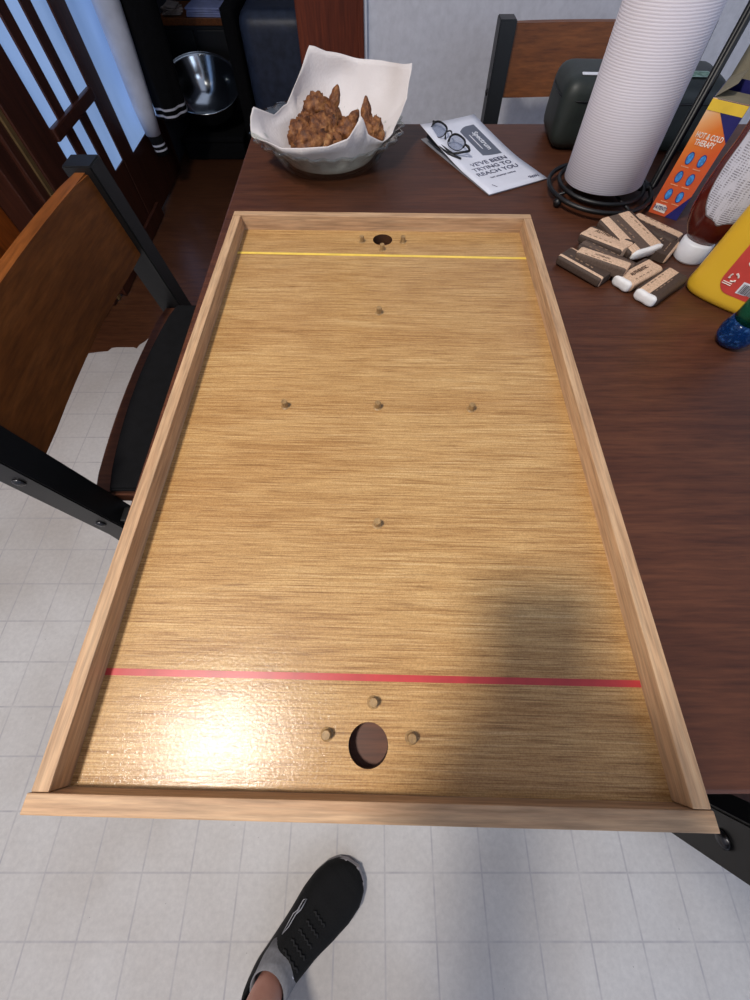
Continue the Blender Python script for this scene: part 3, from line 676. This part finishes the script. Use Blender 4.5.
# ---------------------------------------------------------------- blue green bottle
bb = thing('toy_bottle', 'small translucent blue and green bottle at the right edge beside the mustard', 'bottle', (.4140, .3640, .7503))
def m_tr(name, c, g=False):
    t = NT(name); t.base(t.ramp(t.noise(t.coord(), 260 if g else 20, 2), [(.5, c), (.72, tuple(min(255, x + 60) for x in c))])); t.set(Roughness=.12); t.b.inputs['Transmission Weight'].default_value = .55; t.b.inputs['IOR'].default_value = 1.3; return t.m
bm = B(); lathe(bm, [(.0, .0), (.010, .0006), (.0155, .004), (.0185, .010), (.0195, .018), (.0180, .026), (.0165, .031), (0, .031)], 36); new('base_bulb', bm, m_tr('blue_glitter', (10, 58, 120), True), bb, True)
bm = B(); lathe(bm, [(0, .0305), (.0163, .031), (.0170, .045), (.0162, .060), (0, .0605)], 36); new('body', bm, m_tr('green_clear', (12, 96, 62)), bb, True)
bm = B(); lathe(bm, [(0, .060), (.0168, .0605), (.0178, .070), (.0168, .082), (.010, .088), (.0065, .100), (0, .101)], 36); new('cap', bm, m_tr('blue_clear', (16, 66, 116)), bb, True)

# ---------------------------------------------------------------- striped paper packets
def m_stripes(name, cols, wid, soft=.06):
    """bands across local y"""
    t = NT(name); c = t.n('ShaderNodeTexCoord'); sp = t.n('ShaderNodeSeparateXYZ'); t.l(c.outputs['Object'], sp.inputs[0])
    mr = t.n('ShaderNodeMapRange'); t.l(sp.outputs[1], mr.inputs[0]); mr.inputs[1].default_value = -wid / 2; mr.inputs[2].default_value = wid / 2
    rp = t.n('ShaderNodeValToRGB'); rp.color_ramp.interpolation = 'CONSTANT'; e = rp.color_ramp.elements
    while len(e) < len(cols): e.new(.5)
    for i, (p, cc) in enumerate(cols): e[i].position = p; e[i].color = lin(cc)
    t.l(mr.outputs[0], rp.inputs[0])
    pf = t.noise(t.coord((60, 420, 100)), 1, 2); spk = t.noise(t.coord(), 500, 2)
    cc = t.mix(.5, rp.outputs[0], t.ramp(spk, [(.35, (190, 185, 180)), (.6, (255, 255, 255))]), 'MULTIPLY')
    t.base(cc); t.set(Roughness=.7); return t.m
K_, D_, D2 = (220, 186, 156), (74, 58, 48), (98, 80, 68)
mA = m_stripes('striped_wrap_wide', [(0, D_), (.05, K_), (.27, D2), (.56, K_), (.86, D_)], .060)
mB_ = m_stripes('striped_wrap', [(0, D_), (.45, K_), (.85, D_)], .033)
mC_ = m_stripes('kraft_wrap', [(0, D_), (.06, K_), (.74, D_)], .035)
mE_ = m_stripes('dark_wrap', [(0, D_), (.10, K_), (.20, D_), (.80, K_), (.92, D_)], .034)
m_tip = plain('white_paper_end', (232, 230, 228), .8, .03, 90, bump=.3)
m_print = plain('wrap_print', (88, 66, 52), .7); m_printl = plain('wrap_print_light', (142, 116, 94), .7)
def packet(x, y, z, L, W, H, yaw, mat, label, end=0, txt=None, pitch=0, roll=0, ty=0, tubes=2, tm=None):
    t = thing('striped_packet', label, 'packet', (x, y, z), 0, 'striped paper packets beside the towel holder')
    t.rotation_euler = (R_(roll), R_(pitch), R_(yaw))
    bm = B(); n = 28; hw = W / 2; rings = []
    for xx, sc in ((-L / 2, .9), (-L / 2 + .002, 1), (-L / 6, 1.0), (L / 6, 1.0), (L / 2 - .002, 1), (L / 2, .9)):
        ring = []
        for k in range(n):
            a = 2 * pi * k / n; c, s = cos(a), sin(a); yy = hw * abs(c) ** .32 * (1 if c > 0 else -1); lump = 1 - .10 * abs(sin(pi * tubes * (yy + hw) / W + pi / 2)) ** 6 * (tubes > 1)
            zz = H / 2 * abs(s) ** .5 * (1 if s > 0 else -1) * lump; ring.append((xx, yy * sc, zz * sc + H / 2))
        rings.append(ring)
    loft(bm, rings); new('wrapper', bm, mat, t, False)
    for e in ([end] if end else []):
        bm = B(); rg = []
        for dx, sc in ((-.002, .86), (.0015, .88), (.004, .74), (.0048, .4)):
            rg.append([(e * (L / 2 + dx), yy, (zz - H / 2) * sc / .9 + H / 2) for xx, yy, zz in [(0, p[1] * sc, p[2]) for p in rings[2]]])
        loft(bm, rg); new('white_end', bm, m_tip, t, True)
    if txt: text('printing', txt, W * .24, tm or m_print, t, M4.Translation((-.002, ty, H + .00005)), 1.0, .0001, sx=.8)
    bm = B()
    for yy in ([-W * .30] if txt else [-W * .12, W * .28]):
        for q in range(5): box(bm, -L * .34 + q * L * .12, -L * .34 + q * L * .12 + L * (.05 + .03 * (q % 2)), yy - .0007, yy + .0007, H - .0004, H + .0001)
    new('small_print', bm, m_printl, t)
    return t
packet(.277, .500, .7503, .067, .033, .013, -50, mE_, 'dark striped packet lying lowest at the left, nearest the game board', 0, None)
packet(.2955, .497, .7560, .066, .019, .015, -40, m_stripes('kraft_tube', [(0, D2), (.1, K_), (.9, D2)], .019), 'rounded kraft packet resting over the leftmost dark striped one', 0, 'AUTHENTIC', tubes=1, pitch=-3)
packet(.3085, .517, .7525, .075, .022, .012, -45, m_stripes('brown_wrap', [(0, D_), (.3, D2), (.7, D_)], .022), 'dark brown packet squeezed between the rounded kraft one and the wide kraft one', 0, None)
packet(.3165, .5480, .7560, .064, .035, .012, -50, mC_, 'kraft packet with brown lettering behind the rounded kraft one', 0, 'AUTHENTIC', pitch=-5, ty=.004)
packet(.3500, .5600, .7590, .072, .060, .012, -66, mA, 'widest striped packet on top of the pile with a white end', 1, None, pitch=6, tubes=4)
packet(.3960, .5830, .7503, .070, .032, .014, -50, mB_, 'striped packet under the widest one, against the orange carton', 0, None)
packet(.3960, .5400, .7503, .044, .026, .012, 50, mE_, 'short dark packet half hidden beside the white ketchup cap', 0, None)
packet(.3420, .4830, .7503, .060, .030, .013, 34, mC_, 'kraft packet with a white end in the middle of the front row', -1, 'AUTHENTIC', ty=.0)
packet(.3640, .4590, .7503, .068, .032, .013, 39, mB_, 'dark striped packet with a white end at the front right of the pile', -1, None)

# ---------------------------------------------------------------- hall things
st = thing('storage_crate', 'low black crate on the hall floor under the steel bowl', 'crate', (-.92, 2.95, 0))
bm = B(); box(bm, -.17, .17, -.17, .17, 0, .075, .008, 3); new('body', bm, m_blackcloth, st, True)
bm = B(); box(bm, -.175, .175, -.175, .175, .0755, .10, .008, 3); new('lid', bm, m_blackcloth, st, True)
bw = thing('steel_bowl', 'shiny stainless steel mixing bowl tilted on the low black crate', 'bowl', (-.935, 2.94, .150)); bw.rotation_euler = (R_(19), R_(5), 0)
bm = B(); lathe(bm, [(r * 1.5, z * 1.5) for r, z in [(.001, .0), (.055, .0), (.085, .016), (.112, .048), (.126, .085), (.132, .092), (.131, .095), (.124, .089), (.110, .051), (.083, .019), (.054, .0025), (.001, .0025)]], 64); new('shell', bm, m_steel, bw, True)
bm = B(); tube(bm, circ(.198, .140, 64), .0032, 8, True); new('rim', bm, m_steel, bw, True)
# varsity style jacket hanging by the window: grey sleeve, black body, striped hem and cuff
m_grey = plain('grey_sleeve', (205, 208, 220), .7, .06, 12, bump=.2); m_stripe = plain('white_knit', (205, 205, 215), .9, .05, 60)
jk = thing('jacket', 'black jacket with grey sleeves and striped cuffs hanging beside the window', 'jacket', (-.98, 2.50, -.075))
def wob(pts, s=.012): return pts
bm = B(); rings = []
for z, hw, hd in ((.36, .066, .085), (.42, .07, .095), (.6, .08, .10), (.9, .10, .105), (1.2, .11, .10), (1.36, .10, .085), (1.45, .06, .05)):
    ring = []
    for k in range(36):
        a = 2 * pi * k / 36; f = 1 + .07 * sin(5 * a + z * 4) + .04 * sin(9 * a - z * 7); ring.append((hw * cos(a) * f, hd * sin(a) * f, z))
    rings.append(ring)
loft(bm, rings); new('torso', bm, m_blackcloth, jk, True)
bm = B(); sl = [(-.085, -.09, 1.34), (-.045, -.12, 1.1), (-.05, -.13, .85), (-.06, -.14, .60), (-.068, -.15, .42), (-.070, -.15, .335)]
tube(bm, sl, [.055, .060, .055, .048, .042, .034], 20); new('sleeve', bm, m_grey, jk, True)
bm = B(); tube(bm, [(-.070, -.15, .345), (-.063, -.15, .30), (-.058, -.15, .262)], [.033, .029, .030], 20); cf = new('cuff', bm, m_blackcloth, jk, True)
for z, s in ((.300, .0305), (.282, .0308)):
    bm = B(); tube(bm, [(-.0635 + (.3 - z) * .13, -.15, z + .0035), (-.063 + (.3 - z) * .13, -.15, z - .0035)], s, 20, cap=False); new('cuff_stripe', bm, m_stripe, cf, True)
for z in (.375, .398):
    bm = B(); a = []
    for dz in (-.004, .004):
        hw, hd = .068, .0905; a.append([((hw + .002) * cos(2 * pi * k / 36) * (1 + .07 * sin(5 * 2 * pi * k / 36 + z * 4) + .04 * sin(18 * pi * k / 36 - z * 7)), (hd + .002) * sin(2 * pi * k / 36) * (1 + .07 * sin(5 * 2 * pi * k / 36 + z * 4) + .04 * sin(18 * pi * k / 36 - z * 7)), z + dz) for k in range(36)])
    loft(bm, a, False); new('hem_stripe', bm, m_stripe, jk, True)
bm = B(); tube(bm, [(-.11, 0, 1.40), (0, 0, 1.475), (.10, 0, 1.40)], .008, 8); tube(bm, [(0, 0, 1.47), (0, 0, 1.53), (-.03, 0, 1.56), (-.06, 0, 1.54), (-.16, 0, 1.54)], .004, 8); new('hanger', bm, m_blkmetal, jk, True)
# black cabinet with brown top, papers on it
cb = thing('cabinet', 'low black cabinet with brown top in the dark hall', 'cabinet', (-.95, 3.30, 0))
bm = B(); box(bm, -.22, .18, -.15, .15, .02, .425, .004); new('body', bm, m_black, cb)
bm = B(); box(bm, -.23, .19, -.16, .16, .425, .45, .003); new('top', bm, m_chairwood, cb)
for x in (-.115, .08):
    bm = B(); box(bm, x - .09, x + .09, -.162, -.15, .06, .41, .003); dd = new('door', bm, m_black, cb)
    bm = B(); bmesh.ops.create_uvsphere(bm, u_segments=12, v_segments=8, radius=.008, matrix=M4.Translation((x + .06, -.17, .3))); new('knob', bm, m_bolt, dd, True)
bm = B()
for i in range(4): box(bm, -.09, .09, -.07, .07, .008 * i, .008 * i + .007, .0015, mat=M4.Rotation(R_(3 * (i % 3) - 3), 4, 'Z'))
tag(new('paper_stack', bm, plain('pale_blue_paper', (150, 160, 205), .7, .08, 20), loc=(-.895, 3.22, .451)), 'stack of pale bluish papers on the hall cabinet', 'papers')
bm = B()
for i in range(5):
    a = .4 * i; box(bm, -.05, .05, -.03, .03, .006 * i, .006 * i + .005, .001, mat=M4.Rotation(a, 4, 'Z') @ M4.Rotation(.12, 4, 'X'))
tag(new('crumpled_wrapper', bm, plain('tan_paper', (150, 135, 125), .8, .15, 40, bump=.3), loc=(-1.07, 3.20, .457)), 'crumpled tan paper lying left of the bluish papers', 'paper')
# dark armchair right in the hall
m_leather = NT('black_leather_painted_sheen'); m_leather.base(m_leather.ramp(m_leather.noise(m_leather.coord(), 30, 3), [(.3, (36, 44, 62)), (.7, (52, 62, 84))])); m_leather.set(Roughness=.42); m_leather.bump(m_leather.noise(m_leather.coord(), 120, 3), .2, .002); m_leather = m_leather.m  # black leather, its bluish sheen painted into the base colour
ac = thing('armchair', 'black leather armchair with painted bluish sheen in the hall beside the door casing', 'armchair', (-.475, 3.00, 0))
bm = B(); box(bm, -.165, .165, -.26, .11, .12, .55, .07, 6); new('seat', bm, m_leather, ac, True)
bm = B(); box(bm, -.20, .20, .12, .27, .10, .86, .05, 5); new('backrest', bm, m_leather, ac, True)
for s in (-1, 1):
    bm = B(); box(bm, s * .205 - .033, s * .205 + .033, -.25, .11, .08, .56, .03, 4); new('armrest', bm, m_blackcloth, ac, True)
for sx in (-1, 1):
    for sy in (-.22, .22): bm = B(); lathe(bm, [(.016, 0), (.022, .09)], 12, cap0=True, cap1=True, off=(sx * .19, sy, 0)); new('leg', bm, m_black, ac)

# ---------------------------------------------------------------- person holding the phone, shoe in view
m_skin = NT('skin'); m_skin.base(m_skin.ramp(m_skin.noise(m_skin.coord(), 20, 3), [(.3, (178, 122, 104)), (.7, (202, 148, 128))])); m_skin.set(Roughness=.5); m_skin.b.inputs['Subsurface Weight'].default_value = .08; m_skin.b.inputs['Subsurface Radius'].default_value = (.01, .004, .002); m_skin = m_skin.m
m_sock = plain('grey_sock', (128, 128, 132), .95, .06, 140, bump=.4)
m_shoe = plain('black_knit', (8, 8, 9), .85, .25, 320, bump=.35, spec=.3); m_sole = plain('pale_sole', (160, 154, 156), .6, .04, 60)
pr = thing('person', 'standing person in black shoe and grey sock holding a phone over the table', 'person', (-.05, -.55, 0))
O = V((-.05, -.55, 0))
ank = V((-.186, -.466, .10))
Fv = V((0, cos(R_(63.1)), -sin(R_(63.1)))); Uv = V((0, sin(R_(63.1)), cos(R_(63.1))))
PHc = V((-.026, 0, 1.06)) - Fv * .012 - Uv * .045
pts = []; ed = []
def P(p, r, a=None):
    pts.append((*(V(p) - O), r)); i = len(pts) - 1
    if a is not None: ed.append((a, i))
    return i
pel = P((0, -.66, .93), (.150, .105)); 
bel = P((0, -.67, 1.08), (.135, .10), pel); ch = P((0, -.665, 1.27), (.155, .105), bel); uc = P((0, -.66, 1.39), (.12, .075), ch)
nk = P((0, -.635, 1.475), .052, uc); jaw = P((0, -.60, 1.545), (.055, .062), nk); hd = P((0, -.60, 1.63), (.075, .092), jaw); cr = P((0, -.615, 1.695), (.058, .07), hd)
for s in (-1, 1):
    sh = P((s * .165, -.655, 1.375), .055, uc); el = P((s * .235, -.50, 1.13), .042, sh); fa = P((s * .18, -.34, 1.085), .038, el)
    wr = P((s * .085 - .026, -.150, 1.045), .026, fa); pm = P(tuple(PHc - Uv * .04 + V((s * .055, 0, 0)) - Fv * .018), (.030, .018), wr)
    for q in range(4):
        b0 = PHc - Uv * (.045 - .020 * q) + V((s * .060, 0, 0)) - Fv * .022
        k1 = P(tuple(b0 + V((-s * .012, 0, 0)) - Fv * .006), .0085, pm); k2 = P(tuple(b0 + V((-s * (.036 - .002 * abs(q - 1)), 0, 0)) + Fv * .005), .0078, k1)
    t1 = P(tuple(PHc - Uv * .070 + V((s * .048, 0, 0)) - Fv * .002), .0105, pm); t2 = P(tuple(PHc - Uv * .055 + V((s * .030, 0, 0)) - Fv * .012), .009, t1)
# near leg, its ankle in view
hp = P((-.09, -.67, .88), .085, pel); kn = P((-.16, -.615, .48), .056, hp); cf_ = P((-.195, -.565, .33), .050, kn)
sh_ = P((-.196, -.490, .19), .033, cf_); ak = P(tuple(ank), .030, sh_); ft = P((-.168, -.440, .040), .014, ak); bl_ = P((-.125, -.396, .030), .010, ft)
hp2 = P((.10, -.70, .88), .085, pel); kn2 = P((.14, -.74, .48), .056, hp2); cf2 = P((.15, -.80, .33), .052, kn2); ak2 = P((.155, -.86, .10), .036, cf2); f2 = P((.17, -.81, .045), .02, ak2); b2 = P((.178, -.76, .030), .012, f2)
body = skin('body', pts, ed, m_skin, pr, 2)
def headshape(d):                                                        # unit direction -> point on the head
    x, y, z = d; p = V((x * .076, y * .097, z * .118))
    if z < 0: p.x *= 1 - .30 * z * z; p.y = p.y * (1 - .12 * z * z) + (.012 if y > 0 else 0) * -z
    fr_ = max(0, y)
    p.y += fr_ ** 10 * .0 + .026 * math.exp(-((x / .13) ** 2 + ((z + .12) / .20) ** 2)) * fr_          # nose
    for s_ in (-1, 1): p.y -= .010 * math.exp(-(((x - s_ * .38) / .16) ** 2 + ((z - .06) / .12) ** 2)) * fr_   # eye sockets
    p.y += .007 * math.exp(-((x / .3) ** 2 + ((z + .50) / .09) ** 2)) * fr_                              # lips
    for s_ in (-1, 1): p.x += s_ * .020 * math.exp(-(((y + .02) / .16) ** 2 + ((z + .08) / .24) ** 2)) * max(0, s_ * x) ** 6   # ears
    return p
HC = V((0, -.590, 1.610)) - O; HT = M4.Translation(HC) @ M4.Rotation(R_(-28), 4, 'X')
bm = B(); bm.from_mesh(body.data); rr_ = bmesh.ops.create_uvsphere(bm, u_segments=64, v_segments=48, radius=1)
for v in rr_['verts']: v.co = HT @ headshape(v.co)
for v in rr_['verts']:
    for f in v.link_faces: f.smooth = True
bm.to_mesh(body.data); bm.free()
bm = B(); bmesh.ops.create_uvsphere(bm, u_segments=48, v_segments=36, radius=1)
bmesh.ops.delete(bm, geom=[v for v in bm.verts if v.co.z < .42 + .55 * v.co.y - (.35 if v.co.y < -.2 else 0) and not (v.co.y < -.1 and v.co.z > -.55)], context='VERTS')
for v in bm.verts:
    d = v.co.copy(); v.co = HT @ (headshape(d) * (1.07 + .03 * noise.noise(d * 7)))
hr = new('hair', bm, plain('brown_hair', (52, 36, 26), .8, .2, 90, bump=.5), pr, True); q = hr.modifiers.new('t', 'SOLIDIFY'); q.thickness = .008
for s in (-1, 1):
    bm = B(); bmesh.ops.create_uvsphere(bm, u_segments=12, v_segments=8, radius=.0115, matrix=HT @ M4.Translation((s * .029, .071, .007)))
    ey = new('eye', bm, plain('eye_white', (225, 222, 218), .3), pr, True)
    bm = B(); bmesh.ops.create_uvsphere(bm, u_segments=12, v_segments=8, radius=.0055, matrix=HT @ M4.Translation((s * .029, .0785, .005))); new('iris', bm, plain('eye_brown', (52, 34, 24), .3), ey, True)
bm = B(); tube(bm, [HT @ V((x, .0865 - abs(x) * .45, -.060)) for x in (-.024, -.012, 0, .012, .024)], [.002, .004, .0045, .004, .002], 8); new('mouth', bm, plain('lips', (165, 90, 82), .5), pr, True)
def ring_(cx, cy, cz, rx, ry, n=28): return [V((cx + rx * cos(2 * pi * k / n), cy + ry * sin(2 * pi * k / n), cz)) - O for k in range(n)]
bm = B(); loft(bm, [ring_(0, -.665, .90, .190, .140), ring_(0, -.67, 1.0, .178, .130), ring_(0, -.672, 1.12, .165, .125), ring_(0, -.668, 1.26, .182, .132), ring_(0, -.665, 1.36, .185, .115), ring_(0, -.662, 1.425, .135, .085), ring_(0, -.650, 1.46, .072, .066)])
for s in (-1, 1): tube(bm, [V(p) - O for p in ((s * .12, -.66, 1.385), (s * .17, -.652, 1.36), (s * .205, -.58, 1.25), (s * .222, -.54, 1.185))], [.055, .068, .060, .058], 20)
new('shirt', bm, plain('dark_shirt', (40, 44, 56), .9, .1, 60), pr, True)
bm = B(); loft(bm, [ring_(0, -.67, .78, .172, .125), ring_(0, -.668, .86, .185, .138), ring_(0, -.668, .94, .182, .134)])
for a_, b_, c_ in (((-.088, -.67, .88), (-.115, -.65, .68), (-.145, -.625, .52)), ((.095, -.70, .88), (.118, -.72, .68), (.135, -.738, .52))): tube(bm, [V(a_) - O, V(b_) - O, V(c_) - O], [.095, .092, .085], 24)
new('shorts', bm, plain('dark_shorts', (34, 34, 38), .9, .1, 60), pr, True)
# sock: short cuff round the visible ankle
sk = [(ank + V((.020, .020, -.052)), .036), (ank + V((.009, .009, -.034)), .036), (ank + V((.004, .004, -.015)), .034), (ank + V((.000, .000, .000)), .0335)]
bm = B(); tube(bm, [p - O for p, _ in sk], [r for _, r in sk], 28, cap=False); so = new('sock', bm, m_sock, pr, True); q = so.modifiers.new('t', 'SOLIDIFY'); q.thickness = .002
def make_shoe(heel, ang, full=True):
    sh = new('shoe', *shoe_upper(), pr, True); sh.location = heel - O; sh.rotation_euler = (0, 0, ang)
    bm = B(); out = shoe_outline(.0016)
    rg = []
    for z, gsc in ((0, .97), (.006, 1.0), (.020, 1.0), (.024, .985)): rg.append([(.15 + (x - .15) * gsc, y * gsc * .97, z + (.010 * max(0, (x - .22) / .08) ** 2 if z < .01 else .008 * max(0, (x - .22) / .08) ** 2) + (.006 * max(0, 1 - x / .1) if z > .01 else 0)) for x, y in out])
    loft(bm, rg); new('sole', bm, m_sole, sh, True)
    return sh
SL = .278
def half(x):                                                              # half widths: inner (left in view) and outer
    t = x / SL
    k = [(0, 0), (.02, .016), (.07, .029), (.16, .0345), (.32, .036), (.48, .040), (.64, .0485), (.76, .051), (.86, .047), (.93, .037), (.975, .023), (1, 0)]
    for (a, b), (c, d) in zip(k, k[1:]):
        if a <= t <= c: f = (t - a) / (c - a); return b + (d - b) * f
    return 0
def off_(x): t = x / SL; return .006 * sin(pi * min(1, t)) - .004 * max(0, t - .6)
def shoe_outline(g=0):
    xs = [SL * (1 - cos(pi * i / 36)) / 2 for i in range(37)]; L_ = [(x, off_(x) + half(x) + g) for x in xs]; Rr = [(x, off_(x) - half(x) - g) for x in xs[::-1]]
    L_[0] = (-g, 0); L_[-1] = (SL + g, L_[-1][1] - g); return L_ + Rr[1:-1]
def shoe_top(x):
    t = x / SL; k = [(0, .075), (.06, .088), (.14, .074), (.24, .072), (.31, .088), (.42, .084), (.55, .070), (.70, .056), (.84, .047), (.93, .040), (.98, .032), (1, .026)]
    for (a, b), (c, d) in zip(k, k[1:]):
        if a <= t <= c: f = (t - a) / (c - a); f = f * f * (3 - 2 * f); return b + (d - b) * f
    return .03
def shoe_upper():
    bm = B(); rg = []
    for i in range(1, 36):
        x = SL * (1 - cos(pi * i / 36)) / 2; h = half(x); H = shoe_top(x); c = off_(x); ring = []
        t = x / SL; opening = .05 < t < .30
        for k in range(24):
            a = pi * k / 23; yy = h * 1.02 * abs(cos(a)) ** .62 * (1 if cos(a) > 0 else -1); zz = .016 + (H - .016) * abs(sin(a)) ** .75
            if opening: 
                inn = max(0, 1 - abs(yy) / (h * .80)); zz -= (H - .03) * min(1, inn * 3.0)
            ring.append((x, c + yy, zz))
        rg.append(ring)
    rs = [[bm.verts.new(p) for p in r] for r in rg]
    for A_, C_ in zip(rs, rs[1:]):
        for k in range(23): bm.faces.new((A_[k], A_[k + 1], C_[k + 1], C_[k]))
        bm.faces.new((A_[23], A_[0], C_[0], C_[23]))
    bm.faces.new(rs[0]); bm.faces.new(rs[-1][::-1]); return bm, m_shoe
heel = V((-.232, -.522, 0)); sho = make_shoe(heel, R_(45))
def top_pt(x, y, l=.002):
    h = half(x); c = off_(x); f = min(.999, abs((y - c) / (h * 1.02))); a = math.acos(f ** (1 / .62)); return V((x, y, .016 + (shoe_top(x) - .016) * sin(a) ** .75 + l))
bm = B()
for i in range(5):
    x = .118 + .016 * i; hw = .020 - .0012 * i
    tube(bm, [top_pt(x + (.003 if j % 2 else 0), off_(x) - hw + hw * 2 * j / 8, .0018) for j in range(9)], .0019, 6)
new('laces', bm, plain('black_laces', (15, 15, 17), .8, .2, 200), sho, True)
# pale stroke on the tongue and outlined mark on the inner side
bm = B(); tube(bm, [top_pt(.108 + .002 * sin(pi * j / 8), off_(.1) - .021 + .026 * j / 8, .0016) for j in range(9)], .0009, 6); new('tongue_mark', bm, m_stripe, sho, True)
bm = B(); S_ = [(.152, .0395), (.166, .0375), (.182, .0400), (.176, .0435), (.160, .0410), (.150, .0425), (.134, .0395), (.122, .0375), (.136, .0365), (.150, .0385), (.166, .0405)]
tube(bm, [top_pt(x, y + off_(x) * .4, .0015) for x, y in S_], .0009, 6); new('side_mark', bm, plain('silver_mark', (150, 150, 156), .5), sho, True)
s2 = make_shoe(V((.150, -.905, 0)), R_(80))
# phone
pg = thing('phone', 'black smartphone held in both hands above the table', 'phone', tuple(PHc)); pg.rotation_euler = (R_(90 - 63.1), 0, 0)
bm = B(); box(bm, -.037, .037, -.078, .078, -.004, .004, .0035, 3); new('body', bm, m_black, pg, True)
bm = B(); box(bm, -.034, .034, -.074, .074, .004, .0044); new('screen', bm, plain('screen_glass', (20, 22, 26), .1), pg)
